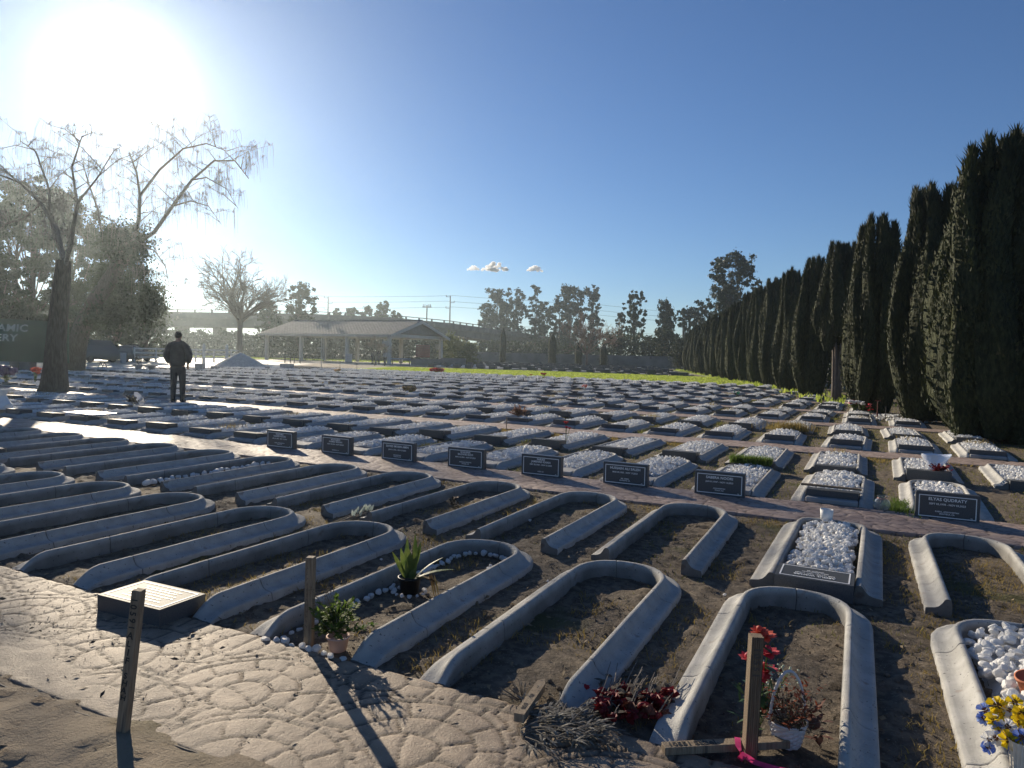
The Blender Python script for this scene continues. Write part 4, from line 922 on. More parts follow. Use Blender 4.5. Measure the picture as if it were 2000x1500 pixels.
g = empty('dried_shrub', G(1012, 824), 0, 'rusty brown dried bush on a gravel grave', 'shrub'); b = MB(); bush(b, Vector((0, 0, .12)), (.27, .22, .26), 60, 14, .05, .03, 71); b.build('foliage', [M_twig, mat('rust_leaf', (.22, .12, .08), (.36, .22, .15), 20, .8, trans=.3)], g)
for px, py, lab, m, r, n, h in [(1669, 806, 'white and pink flowers heaped on a grave by the hedge', [M_wp, M_wp, M_pink], .13, 9, .34), (1685, 806, 'white blossom cluster between two pink ones near the hedge', M_wp, .08, 4, .32), (1697, 808, 'deep pink blossom cluster on a grave by the hedge', M_pink, .08, 5, .28),
        (1438, 775, 'green plastic flowers low on a far gravel grave', mat('teal_green', (.05, .35, .2), rough=.5), .10, 4, .20), (1142, 766, 'small coral flowers on a gravel grave beyond the middle rows', MATS['coral_petal'], .10, 4, .30), (1062, 741, 'dark red flowers with tall stalks at the lawn edge', M_red, .16, 5, .38),
        (1036, 741, 'small red flower left of the tall stalks at the lawn edge', M_red, .09, 2, .30), (855, 729, 'heap of orange-red flowers on the lawn', [MATS['coral_petal'], M_red], .40, 16, .28), (660, 733, 'small tan flowers far back in the rows', MATS['tan_petal'], .2, 5, .35), (800, 770, 'pale dried posy beside a white wrapper', MATS['dry_leaf'], .22, 8, .22), (538, 732, 'little white flower in the far rows', M_wp, .13, 2, .3), (68, 750, 'bright red-orange flowers right of the purple spray', MATS['coral_petal'], .16, 7, .55), (12, 752, 'dark purple flower spray at the left edge', mat('purple_petal', (.12, .08, .16), (.2, .14, .24), 12, .6), .32, 16, .55),
        (1700, 812, 'small red posy low by the hedge', M_red, .06, 3, .2)]:
    posy(G(px, py, .03), lab, m, r, h, n, int(px))
b = MB(); b.tube([(0, 0, 0), (0, 0, .50)], .012, 6); b.box((0, 0, .51), (.15, .03, .025)); b.tube([(.0, 0, .02), (0, 0, .18)], .02, 6)
tag(b.build('red_standpipe', mat('faded_red_paint', (.12, .03, .025), (.2, .06, .04), 20, .6), None, loc=G(1713, 818)), 'thin red T-topped post near the hedge foot', 'post')
b = MB(); b.tube([(0, 0, 0), (.01, 0, .42)], .008, 5); b.box((.01, 0, .43), (.03, .02, .02)); tag(b.build('marker_rod', M_metal, None, loc=G(1728, 826)), 'thin dark rod right of the red T-topped post', 'post')
b = MB(); b.tube([(0, 0, 0), (0, 0, .24)], .009, 5); b.box((0, 0, .25), (.03, .02, .02)); tag(b.build('marker_rod', M_wood2, None, loc=G(989, 840)), 'short rod at the edge of the second path', 'post')
# heap of white stones by the hedge
c = G(1755, 818); r = np.random.default_rng(8); n = 420; a = r.uniform(0, 2*PI, n); q = np.sqrt(r.random(n)); cc = np.stack([c.x+q*np.cos(a)*.95, c.y+q*np.sin(a)*1.4, .10*(1-q)+.01], 1)
Vv, Ff = stones(cc, r.uniform(.02, .05, n), 9, ICO); tag(link('white_gravel_patch', npmesh('wgp', Vv, Ff), M_stone), 'loose white gravel spread at the hedge foot', kind='stuff')
# left edge items
g = empty('paper_wrap', G(2, 800, .1), .4, 'crumpled white wrapped bundle on a grave at the left edge', 'wrapper'); b = MB(); b.sm = False; n = 12; vs = []
for i, (r_, z) in enumerate([(.24, 0), (.20, .12), (.10, .30), (.14, .42)]):
    for k in range(n): a = 2*PI*k/n; q = r_*random.uniform(.8, 1.15); vs.append((q*math.cos(a), q*math.sin(a), z+random.uniform(-.02, .02)))
b.add(vs, [(i*n+k, i*n+(k+1) % n, (i+1)*n+(k+1) % n, (i+1)*n+k) for i in range(3) for k in range(n)]); b.build('sheet', M_white, g)
c = G(175, 808, .16); o = MB().bevbox((0, 0, .015), (.95, .5, .02), .004).build('metal_plate', mat('bright_plate', (.6, .6, .58), (.7, .7, .66), 20, .25, spec=.6), None, loc=c, rot=(0, 0, 0)); tag(o, 'glaring flat plate lying on a gravel grave at the left', 'plate')
g = empty('flower_spray', G(262, 790, .12), 0, 'drooping flower spray with a pale wrapper near the standing person', 'flowers'); b = MB(); bush(b, Vector((0, 0, 0)), (.42, .3, .28), 30, 8, .08, .04, 81); b.build('foliage', [M_twig, MATS['dark_dry_leaf']], g); b = MB(); b.leaf((.05, 0, .30), (1, 0, -.9), .42, .20, bend=.2, n=4); b.build('wrapper', M_wp, g)
for px, py, sz in [(795, 768, .10), (637, 752, .16), (537, 737, .09), (930, 718, .12)]:
    b = MB(); b.sm = True; b.lathe([(sz*.35, 0), (sz*.5, sz*1.1), (sz*.45, sz*1.1), (.001, .01)], 12); tag(b.build('white_cup', M_white, None, loc=G(px, py+2, .15)), 'tiny bright white cup standing in the far rows', 'cup', 'white cups among the far graves')
# ---------------------------------------------------------------- litter
def litter(name, n, box, L_, m, seed, label, thr=.0, zz=.004, w_=.38):
    r = np.random.default_rng(seed); x = r.uniform(box[0], box[1], n); y = r.uniform(box[2], box[3], n); k = fbm(x, y, 1.7, 3, seed) > thr; x, y = x[k], y[k]; n = len(x)
    a = r.uniform(0, 2*PI, n); ln = L_*r.uniform(.5, 1.3, n); d = np.stack([np.cos(a), np.sin(a), r.normal(0, .18, n)], 1)*ln[:, None]; s = np.stack([-np.sin(a), np.cos(a), r.normal(0, .35, n)], 1)*ln[:, None]*w_/2
    p = np.stack([x, y, np.full(n, zz+.006)+r.uniform(0, .006, n)], 1); V = np.stack([p-d/2, p+s+[0, 0, .004], p+d/2, p-s], 1).reshape(-1, 3); q = np.arange(n*4).reshape(n, 4)
    tag(link(name, npmesh(name, V, q), m), label, kind='stuff')
litter('leaf_litter', 2600, (-8, 2.6, 2.7, 7.2), .040, M_dry, 61, 'fallen dry leaves on the bare soil', .50)
litter('leaf_litter', 260, (-5, 1.6, 1.3, 2.7), .035, mat('dark_litter', (.05, .04, .03), (.16, .12, .08), 20, .8), 62, 'scattered dark leaf scraps on the near path', .45, .012)
litter('twig_litter', 2200, (-7, 2.6, 1.0, 7.2), .055, M_twig, 63, 'thin broken twigs on the soil', .48, .004, .05)
blades('soil_grass', patchy(-5, 2.6, 2.75, 7.1, 40000, .55, 2.3, 19), .045, .006, M_dryg, 1.2, 41, 'dry grass stubble in the front plots')
r = np.random.default_rng(5); n = 26000; x = r.uniform(-7, 2.8, n); y = r.uniform(1.1, 7.2, n); k = (fbm(x, y, 2.5, 3, 66) > .40) & ~((y > NEAR0+.25) & (y < NEAR1)) ; x, y = x[k], y[k]
Vv, Ff = stones(np.stack([x, y, np.full(len(x), -.003)], 1), r.uniform(.002, .008, len(x))*np.where(r.random(len(x)) < .05, 2.6, 1), 15, ICO)
tag(link('soil_crumbs', npmesh('crumbs', Vv, Ff), mat('crumb_soil', (.07, .055, .04), (.20, .16, .12), 40, .9)), 'small clods and grit scattered on the soil', kind='stuff')
n = 3500; x = r.uniform(-4.5, 1.2, n); y = r.uniform(1.25, 2.65, n); Vv, Ff = stones(np.stack([x, y, np.full(n, .013)], 1), r.uniform(.0015, .0042, n), 16, ICO)
tag(link('sand_grains', npmesh('grains', Vv, Ff), mat('pale_grit', (.16, .13, .10), (.42, .37, .30), 90, .6)), 'coarse sand grains strewn over the near path', kind='stuff')
for i, (a, b_) in enumerate([((-40, 1322), (210, 1412)), ((330, 1455), (470, 1502))]):
    p = G(*a, .014); q = G(*b_, .014); mb = MB(); pts = [p.lerp(q, t)+Vector((0, random.uniform(-.006, .006), random.uniform(-.002, .002))) for t in np.linspace(0, 1, 9)]; mb.tube(pts, .006, 5); tag(mb.build('edging_strip', M_twig), 'narrow bent edging strip half buried along the near path' if i == 0 else 'short piece of buried edging left of the picture middle', 'edging')
# ---------------------------------------------------------------- foliage helpers
def leafcloud(cent, rad, n, size, seed, up=.0, aspect=.55, shell=.35):
    """n little leaves spread through ellipsoid clumps"""
    r = np.random.default_rng(seed); cent = np.asarray(cent, float); rad = np.asarray(rad, float)
    vol = rad.prod(1)**.7; k = r.choice(len(cent), n, p=vol/vol.sum()); d = r.normal(size=(n, 3)); d /= np.linalg.norm(d, axis=1)[:, None]
    q = np.minimum(np.abs(r.normal(0, .62, n))+.05, 1.5); bump_ = 1+.22*np.sin(d[:, 0]*7+k)*np.cos(d[:, 2]*6+k*2)
    p = cent[k]+d*rad[k]*(q*bump_)[:, None]
    a = r.normal(size=(n, 3)); a[:, 2] += up; a /= np.linalg.norm(a, axis=1)[:, None]; b = np.cross(a, r.normal(size=(n, 3))); b /= np.linalg.norm(b, axis=1)[:, None]
    s = (size*r.uniform(.6, 1.3, n))[:, None]
    V = np.stack([p-a*s, p+b*s*aspect, p+a*s, p-b*s*aspect], 1).reshape(-1, 3); return V, np.arange(n*4).reshape(n, 4)
def branchy(b, p, d, L_, r, depth, rr, spread=.6, grav=0., ratio=.72, kids=(2, 4), tips=None, seg=4, n=5, up=.15, minr=.004, bend=.25):
    pts = [p.copy()]; rad = [r]; q = p.copy(); dd = d.normalized(); end = r*.62
    for i in range(seg):
        dd = (dd+Vector((rr.gauss(0, bend*.5), rr.gauss(0, bend*.5), rr.gauss(0, bend*.4)+up*.12-grav*.25*(i+1)/seg))).normalized(); q = q+dd*(L_/seg); pts.append(q.copy()); rad.append(max(minr, r+(end-r)*(i+1)/seg))
    b.tube(pts, rad, max(3, n), cap=False)
    if tips is not None and depth <= 1: tips.append((q.copy(), L_))
    if depth <= 0: return
    for j in range(rr.randint(*kids)):
        t = rr.uniform(.35, 1.) if j else 1.; i = min(seg-1, int(t*seg)); s_ = pts[i].lerp(pts[i+1], t*seg-i) if t < 1 else pts[-1]
        ax = dd.orthogonal().normalized(); ax.rotate(Matrix.Rotation(rr.uniform(0, 2*PI), 3, dd)); nd = (dd*math.cos(spread*rr.uniform(.5, 1.2))+ax*math.sin(spread*rr.uniform(.6, 1.2))).normalized()
        nd.z += up*.4; branchy(b, s_, nd, L_*ratio*rr.uniform(.75, 1.15), max(minr, end*(.95 if j == 0 else .7)), depth-1, rr, spread, grav*1.25, ratio, kids, tips, seg, max(3, n-1), up, minr, bend)
M_cyp = mat('cypress_foliage', (.018, .027, .011), (.052, .060, .022), 2.2, .75, trans=.12, rnd=.15, spots=[(1.1, .66, (.08, .065, .035))])
M_cypc = mat('cypress_core', (.010, .014, .007), (.022, .027, .012), 5, .95)
M_cyp2 = mat('cypress_mass', (.016, .024, .010), (.050, .058, .024), 16, .9, .10, 9, rnd=.15, stretch=(1, 1, .35))
M_leafd = mat('dark_foliage', (.022, .034, .014), (.050, .068, .024), .5, .7, trans=.2, rnd=.2)
M_leafe = mat('eucalyptus_foliage', (.026, .040, .024), (.060, .078, .038), .6, .65, trans=.18, rnd=.2)
M_leafl = mat('light_foliage', (.07, .09, .03), (.14, .15, .05), .6, .7, trans=.35, rnd=.2)
M_rtwig = mat('reddish_twig', (.13, .085, .07), (.21, .15, .12), 2, .85)
# ---------------------------------------------------------------- cypress hedge
def cypress_parts(seed, H=6., Wd=2.1, trunk=False, npl=15, nf=3600):
    r = np.random.default_rng(seed); pl = []
    for i in range(npl):
        a = i*2.4+r.uniform(-.3, .3); q = math.sqrt((i+.4)/npl)*Wd*.36; pl.append((q*math.cos(a), q*math.sin(a), r.uniform(.86, 1.0) if i > 2 else r.uniform(.95, 1.0), r.uniform(.30, .42)*Wd/2.1))
    VV, FF, o = [], [], 0; CV, CF, co_ = [], [], 0
    zb = .30 if trunk else .0
    for pi, (px, py, th, pr) in enumerate(pl):
        def cx_(z): return px*(.55+.55*np.sin(np.clip(z/H, 0, 1)*2.3+.35))+.10*np.sin(z*1.1+pi), py*(.55+.55*np.sin(np.clip(z/H, 0, 1)*2.3+.35))+.10*np.cos(z*1.3+pi*2)
        z0 = H*(zb+.02*r.random()+(.10*r.random() if trunk else 0)); z1 = H*th
        def rad(t): return pr*np.clip(np.minimum((t*5+.25)**.6, 1), 0, 1)*np.clip((1-t)**.5*1.18, .0, 1)
        # fronds
        n = int(nf*(th+.1)); t = r.random(n)**.95; z = z0+(z1-z0)*t; a = r.uniform(0, 2*PI, n); cx0, cy0 = cx_(z)
        R0 = rad(t)*(1+.24*np.sin(a*4+z*.9+pi)+.12*np.sin(z*3.1+a*2)+.07*np.sin(z*11+a*7))*r.uniform(.80, 1.08, n)
        p = np.stack([cx0+R0*np.cos(a), cy0+R0*np.sin(a), z], 1); L_ = r.uniform(.06, .14, n)*(1+1.2*(t > .93)); w_ = r.uniform(.014, .03, n)
        out = np.stack([np.cos(a), np.sin(a), np.zeros(n)], 1); d = out*r.uniform(.05, .5, n)[:, None]+np.array([0, 0, 1.])+r.normal(0, .14, (n, 3)); d /= np.linalg.norm(d, axis=1)[:, None]
        s = np.cross(d, out+r.normal(0, .5, (n, 3))); s /= np.linalg.norm(s, axis=1)[:, None]
        V = np.stack([p-s*w_[:, None], p+s*w_[:, None], p+d*L_[:, None]], 1).reshape(-1, 3); VV.append(V); FF.append(np.arange(3*n).reshape(n, 3)+o); o += 3*n
        # core
        m, k = 40, 14; tz = np.linspace(0, 1, m); ak = np.linspace(0, 2*PI, k, endpoint=False); T_, A_ = np.meshgrid(tz, ak, indexing='ij'); Zc = z0+(z1-z0)*T_; xc, yc = cx_(Zc); Rc = rad(T_)*.92*(1+.22*np.sin(A_*4+Zc*.9+pi))
        CV.append(np.stack([xc+Rc*np.cos(A_), yc+Rc*np.sin(A_), Zc], 2).reshape(-1, 3)); I = np.arange(m*k).reshape(m, k); J = np.roll(I, -1, 1); CF.append(np.stack([I[:-1].ravel(), J[:-1].ravel(), J[1:].ravel(), I[1:].ravel()], 1)+co_); co_ += m*k
    f = npmesh('fronds', np.concatenate(VV), np.concatenate(FF)); c = npmesh('core', np.concatenate(CV), np.concatenate(CF), True)
    f.materials.append(M_cyp); c.materials.append(M_cyp2)
    b = MB(); rr = random.Random(seed)
    if trunk:
        for i in range(9):
            a = i*.7; q = .16 if i else 0; top = Vector((.45*math.cos(a), .35*math.sin(a), H*rr.uniform(.36, .5))); b.tube([(q*math.cos(a), q*math.sin(a), -.1), (q*1.1*math.cos(a), q*1.1*math.sin(a), .6), top*.6+Vector((0, 0, .2)), top], [.11, .09, .075, .05], 6)
    else: b.tube([(0, 0, -.1), (0, 0, .8), (0, 0, 3)], [.17, .13, .08], 8)
    t = b.mesh('trunk', True); t.materials.append(mat('cypress_bark', (.10, .08, .07), (.20, .17, .15), 12, .95, .02, 25, stretch=(4, 4, .4)))
    return f, c, t
CYPV = [cypress_parts(1), cypress_parts(2), cypress_parts(3, trunk=True), cypress_parts(4, npl=13), cypress_parts(5, npl=17)]
CYPL = [(1948, 862, 262, 2.5, 0), (1806, 824, 362, 2.05, 1), (1707, 806, 424, 1.9, 3), (1636, 784, 470, 1.75, 2), (1583, 775, 505, 1.8, 4), (1543, 764, 525, 1.7, 0), (1508, 756, 546, 1.8, 1), (1480, 750, 560, 1.8, 3), (1458, 747, 573, 1.8, 4), (1439, 744, 588, 1.9, 0), (1420, 740, 601, 1.9, 1),
        (1404, 737, 611, 1.9, 3), (1391, 734.5, 619, 1.9, 4), (1380, 732.5, 626, 2.0, 0), (1370, 730.5, 631, 2.0, 1), (1361, 728.5, 636, 2.1, 3), (1353, 727, 643, 2.1, 4), (1346, 725.5, 648, 2.1, 0)]
for i, (px, by, ty, wd, v) in enumerate(CYPL):
    d = dep(px, by); p = D(px, d); h = ZH(px, ty, d); f, c, t = CYPV[v]
    lab = {0: 'tallest and nearest cypress at the right edge', 1: 'second nearest cypress, broad with a ragged top', 3: 'cypress whose bare fluted trunk shows below the foliage', 2: 'cypress with a split double top between the second and the bare-trunked one'}.get(i, 'dark columnar cypress, %s in the hedge counted from the nearest' % ordn(i+1))
    g = empty('cypress_tree', p, random.uniform(0, 6.3) if i > 3 else {0: .4, 1: 2.2, 2: 4.0, 3: 1.0}[i], lab, 'tree', 'cypress hedge'); k_ = 2.25 if i < 2 else 2.3; g.scale = (wd/k_, wd/k_, h/6.05)
    cr = plc(f, 'crown', g); plc(c, 'inner_foliage', g); plc(t, 'trunk', g)
# slim young cypresses in front of the far wall
sl_f = leafcloud([(0, 0, z) for z in np.arange(.4, 5.4, .35)], [(.42*min(1, (5.7-z)/1.5+.1), .42*min(1, (5.7-z)/1.5+.1), .45) for z in np.arange(.4, 5.4, .35)], 4200, .09, 3, up=2, aspect=.3)
SLM = npmesh('slim', *sl_f); SLM.materials.append(M_cyp); b = MB(); b.lathe([(.12, 0), (.34, .5), (.36, 3.8), (.2, 5), (.02, 5.6)], 9); SLC = b.mesh('slimcore', True); SLC.materials.append(M_cypc)
for i, (px, ty, s) in enumerate([(982, 640, 1.15), (1079, 651, 1.5), (1130, 668, 1.4), (1179, 671, 1.45)]):
    g = empty('young_cypress', D(px, 121), 0, 'slim young cypress before the far block wall, %s from the left' % ORD[i+1], 'tree', 'slim cypresses before the far wall'); h = ZH(px, ty, 121); g.scale = (s*1.25, s*1.25, h/5.6); plc(SLM, 'crown', g); plc(SLC, 'trunk', g)
g = empty('round_cypress', D(1326, 112), 0, 'bushy dark tree at the far end of the block wall', 'tree'); b = MB(); V_, F_ = leafcloud([(0, 0, z) for z in (1, 2.2, 3.4, 4.4)], [(1.1, 1.1, 1.0), (1.25, 1.2, 1.2), (1.1, 1.1, 1), (.7, .7, .9)], 6000, .13, 8, up=1); link('crown', npmesh('c', V_, F_), M_cyp, g); MB().tube([(0, 0, 0), (0, 0, 4)], [.2, .1], 6).build('trunk', M_bark, g)
# ---------------------------------------------------------------- broadleaf trees
def tree(name, px, d, base_h, top_py, wpx, label, m, seed, clumps=14, n=9000, size=.17,  shape='round', trunkr=.25, open_=.5, group=None, low=None, lean=0., bark=None, th0=.35):
    p = D(px, d); H = ZH(px, top_py, d); W_ = wpx*d/F; rr = random.Random(seed); g = empty(name, p, YAW, label, 'tree', group)
    z_lo = H*(low if low is not None else .3); b = MB(); b.sm = True; cs, rs = [], []
    for i in range(clumps):
        t = (i+.5)/clumps; z = z_lo+(H-z_lo)*t
        prof = {'round': math.sin(PI*(.12+.82*t))**.7, 'top': .45+.6*math.sin(PI*t*.9), 'cone': 1.05-t*.8, 'weep': math.sin(PI*(.25+.65*t))**.6}[shape]
        a = i*2.4+rr.uniform(-.5, .5); q = W_*.5*prof*rr.uniform(.25, .78); s_ = W_*rr.uniform(.13, .25)*(1.15-open_*.5)
        c = Vector((q*math.cos(a)+lean*z, q*math.sin(a)*.8, min(z, H-s_*.8))); wz = rr.uniform(.7, 1.0) if shape != 'weep' else 2.0
        for sj in range(8): cl = lambda v: max(-1.25, min(1.25, v)); e = Vector((cl(rr.gauss(0, .8)), cl(rr.gauss(0, .8)), cl(rr.gauss(0, .62))))*s_; f_ = rr.uniform(.22, .55); cs.append(c+e); rs.append((s_*f_, s_*f_, s_*f_*wz))
        st = Vector((lean*z*th0, 0, z*rr.uniform(.35, .6))); b.tube([st, st.lerp(c, .5)+Vector((0, 0, -s_*.2)), c], [trunkr*.40, trunkr*.25, trunkr*.1], 5, cap=False)
    b.tube([(0, 0, -.2), (lean*H*.2, 0, H*.25), (lean*H*.5+rr.uniform(-.03, .03)*H, 0, H*.55), (lean*H*.8, 0, H*.82)], [trunkr*1.2, trunkr, trunkr*.6, trunkr*.25], 8)
    b.build('trunk', bark or M_bark, g)
    V_, F_ = leafcloud(cs, rs, n, size, seed, aspect=.55, up=-1.2 if shape == 'weep' else 0); link('crown', npmesh('crown', V_, F_), m, g); return g
T = tree
T('eucalyptus_tree', 968, 205, 0, 566, 62, 'leftmost tall eucalyptus behind the falling end of the overpass', M_leafe, 1, 24, 9000, .38, open_=.5, low=.15)
T('eucalyptus_tree', 1000, 215, 0, 572, 60, 'broad eucalyptus right of the leftmost one behind the overpass', M_leafe, 2, 22, 9000, .38, low=.15)
T('eucalyptus_tree', 946, 210, 0, 606, 40, 'low eucalyptus crown at the left foot of the tall clump', M_leafe, 14, 14, 5000, .36, low=.15)
T('eucalyptus_tree', 1044, 205, 0, 561, 34, 'narrow eucalyptus between the two broad clumps', M_leafe, 3, 18, 6500, .34, low=.2)
T('eucalyptus_tree', 1063, 215, 0, 594, 44, 'low dark crown filling the gap right of the narrow eucalyptus', M_leafd, 15, 14, 6000, .36, low=.1)
T('eucalyptus_tree', 1112, 200, 0, 560, 66, 'big dark eucalyptus behind the leafless reddish tree', M_leafe, 4, 26, 11000, .38, low=.12)
T('eucalyptus_tree', 1155, 205, 0, 561, 44, 'eucalyptus with an upright crown right of the big dark one', M_leafe, 5, 20, 8000, .36, low=.2)
T('eucalyptus_tree', 1090, 210, 0, 590, 40, 'small eucalyptus crown left of the big dark one', M_leafe, 16, 12, 5000, .36, low=.2)
T('eucalyptus_tree', 1238, 150, 0, 569, 56, 'open airy eucalyptus standing alone left of the weeping tree', M_leafe, 6, 17, 6000, .28, open_=1.1, low=.42)
T('eucalyptus_tree', 1212, 155, 0, 612, 34, 'low leaning eucalyptus bough at the left of the airy one', M_leafe, 17, 8, 2400, .28, open_=1.0, low=.5)
T('weeping_tree', 1296, 140, 0, 589, 42, 'weeping tree with hanging dark foliage', M_leafd, 7, 13, 7000, .22, 'weep', low=.5)
T('broadleaf_tree', 1298, 128, 0, 643, 56, 'dark rounded tree under the weeping one', M_leafd, 8, 16, 9000, .2, low=.12)
T('acacia_tree', 1335, 150, 0, 600, 44, 'flat-crowned tree left of the tall tree above the hedge', M_leafe, 9, 10, 4000, .26, 'top', open_=.9, low=.62)
T('acacia_tree', 1372, 150, 0, 590, 56, 'spreading flat tree just left of the tall tree above the hedge', M_leafe, 10, 13, 5200, .26, 'top', open_=.8, low=.55)
T('eucalyptus_tree', 1420, 112, 0, 500, 98, 'tallest round-headed tree rising above the cypress hedge', M_leafe, 11, 34, 22000, .19, 'top', open_=.75, low=.45)
T('broadleaf_tree', 1478, 118, 0, 562, 40, 'tree crown peeping over the hedge right of the tallest tree', M_leafe, 12, 10, 3500, .2, low=.5)
T('broadleaf_tree', 585, 118, 0, 560, 66, 'round dark evergreen left of the pavilion ridge', M_leafd, 13, 22, 12000, .22, low=.2)
T('broadleaf_tree', 524, 122, 0, 590, 62, 'dark bushy evergreen behind the bare spreading tree', M_leafd, 18, 16, 9000, .22, low=.1)
for i, (px, ty, wd) in enumerate([(655, 606, 44), (684, 602, 34), (716, 600, 46), (748, 590, 40), (772, 612, 34)]):
    T('broadleaf_tree', px, 185, 0, ty, wd, 'bushy tree behind the overpass rail above the pavilion roof, %s from the left' % ORD[i+1], [M_leafd, M_leafd, M_leafe][i % 3], 30+i, 12, 4200, .34, low=.3, group='bushy trees behind the overpass')
# dark screen of shrubs behind things
def thicket(name, px0, px1, d, hpx0, hpx1, m, seed, label, n=16000, size=.25, kind='stuff', dz=3., low=0.):
    r = np.random.default_rng(seed); k = max(6, int((px1-px0)/9)); cs, rs = [], []
    for i in range(k):
        px = px0+(px1-px0)*(i+.5)/k+r.uniform(-3, 3); dd = d+r.uniform(-dz, dz); p = D(px, dd); h = ZH(px, hpx0+(hpx1-hpx0)*i/k+r.uniform(-6, 6), dd)
        for z in np.arange(low*h, h, h*.24): cs.append((p.x, p.y, z+h*.1)); rs.append((d*.0065+.5, d*.0065+.5, h*.17))
    V_, F_ = leafcloud(cs, rs, n, size, seed); return tag(link(name, npmesh(name, V_, F_), m), label, kind=kind)
thicket('shrubbery', 1175, 1330, 140, 664, 672, M_leafd, 41, 'dark shrubs massed above the far block wall', 14000, .26)
thicket('shrubbery', 860, 1175, 160, 672, 682, M_leafd, 42, 'scrub seen under the overpass beyond the wall', 12000, .3)
thicket('shrubbery', -140, 330, 128, 600, 612, M_leafd, 43, 'dense dark greenery under and before the overpass at left', 30000, .32)
thicket('shrubbery', 330, 520, 136, 652, 660, M_leafd, 44, 'greenery under the overpass behind the bare tree', 12000, .28)
thicket('shrubbery', 515, 875, 134, 652, 668, M_leafd, 45, 'shrubs seen through the pavilion', 22000, .28)
thicket('shrubbery', 868, 925, 104, 664, 684, M_leafl, 46, 'leafy shrubs right of the pavilion', 5000, .18, dz=2)
hb = [(cypx(y)+3.4+random.uniform(-.4, .4), y, z) for y in np.arange(10, 112, 2.2) for z in (.7, 1.8, 2.9)]
V_, F_ = leafcloud(hb, [(1.1, 1.5, .9)]*len(hb), 26000, .17, 47); tag(link('shrubbery', npmesh('hb', V_, F_), M_leafd), 'dark undergrowth standing behind the cypress hedge', kind='stuff')
# bare trees
def bare(px, d, top_py, wpx, label, seed, m=M_twig, name='bare_tree', r0=.28, forks=7, depth=4, spread=.5, fine=None, z0=.25, grav=0.):
    g = empty(name, D(px, d), YAW, label, 'tree'); H = ZH(px, top_py, d); W_ = wpx*d/F/2; rr = random.Random(seed); b = MB(); b.sm = True
    b.tube([(0, 0, -.2), (0, 0, H*z0*.6), (rr.uniform(-.1, .1), 0, H*z0)], [r0*1.2, r0, r0*.9], 8, cap=False); b.build('trunk', m, g); b = MB(); b.sm = True
    for i in range(forks):
        a = 2*PI*i/forks+rr.uniform(-.3, .3); sp = rr.uniform(.35, 1.); d_ = Vector((math.cos(a)*W_*sp, math.sin(a)*W_*sp*.8, H*(1-z0)*(1.0-.62*sp*sp))); ln = d_.length
        branchy(b, Vector((0, 0, H*z0*rr.uniform(.8, 1))), d_, ln*.47, r0*.5, depth, rr, spread, grav, .66, (3, 4), None, 3, 5, .1, fine or .012)
    b.build('branches', m, g); return g
bare(468, 84, 487, 215, 'large bare spreading tree between the person and the pavilion', 6, r0=.34, forks=15, depth=4, z0=.40, fine=.022, spread=.65)
bare(1146, 112, 600, 125, 'leafless reddish tree with a pale forked trunk before the far wall', 5, M_rtwig, forks=9, depth=4, r0=.17, z0=.22, fine=.020)
bare(1192, 150, 615, 80, 'pale bare tree right of the reddish one', 9, M_dry, forks=6, depth=3, r0=.15, fine=.03, z0=.3)
bare(735, 84, 652, 75, 'small bare dark tree in front of the pavilion', 12, M_twig, forks=6, depth=4, r0=.09, fine=.012, z0=.3)
bare(700, 190, 598, 40, 'leafless treetop over the overpass between the bushy trees', 14, M_dry, forks=6, depth=3, r0=.12, fine=.03, z0=.4)
# ---------------------------------------------------------------- overpass
M_conc = mat('overpass_concrete', (.085, .085, .085), (.13, .13, .127), .5, .9, .01, 5, spots=[(.9, .62, (.16, .155, .15))])
OP = [(-260, 128), (0, 136), (300, 146), (600, 150), (760, 156), (877, 166), (1000, 200), (1072, 240), (1170, 330)]
TOPY = {-260: 598, 0: 602, 300: 608, 600: 612, 760: 619, 877: 630, 1000: 646, 1072: 656, 1170: 676}
top = [D(a, d, 0)+Vector((0, 0, ZH(a, TOPY[a]+4, d))) for a, d in OP]
def strip(b, pts, off0, off1, z0, z1):
    vs = []
    for i, p in enumerate(pts):
        t = (pts[min(i+1, len(pts)-1)]-pts[max(i-1, 0)]); t.z = 0; t.normalize(); n = Vector((-t.y, t.x, 0)) # away from the viewer
        for o, z in ((off0, z0), (off1, z0), (off1, z1), (off0, z1)): vs.append(p+n*o+Vector((0, 0, z)))
    k = len(pts); b.add(vs, [(4*i+j, 4*i+(j+1) % 4, 4*i+4+(j+1) % 4, 4*i+4+j) for i in range(k-1) for j in range(4)]+[(3, 2, 1, 0), tuple(4*k-4+j for j in range(4))])
P2 = []
for a, b_ in zip(top, top[1:]):
    for t in np.linspace(0, 1, 8, endpoint=False): P2.append(a.lerp(b_, t))
P2.append(top[-1])
g = empty('overpass', (0, 0, 0), 0, 'long grey concrete road overpass crossing behind the cemetery', 'bridge')
b = MB(); strip(b, P2, 0, 11, -1.0, -.2); strip(b, P2, .9, 10, -2.6, -1.0); b.build('deck', M_conc, g)
b = MB(); strip(b, P2, -.08, .22, -.9, .35); b.build('parapet', M_conc, g)
b = MB(); strip(b, [p+Vector((0, 0, .85)) for p in P2], -.02, .12, -.08, .08)
acc_ = 0
for a, c in zip(P2, P2[1:]):
    ln = (c-a).length; s = acc_
    while s < ln: q = a.lerp(c, s/ln); b.box(q+Vector((0, 0, .55)), (.28, .28, .6)); s += 3.4
    acc_ = s-ln
b.build('railing', M_conc, g)
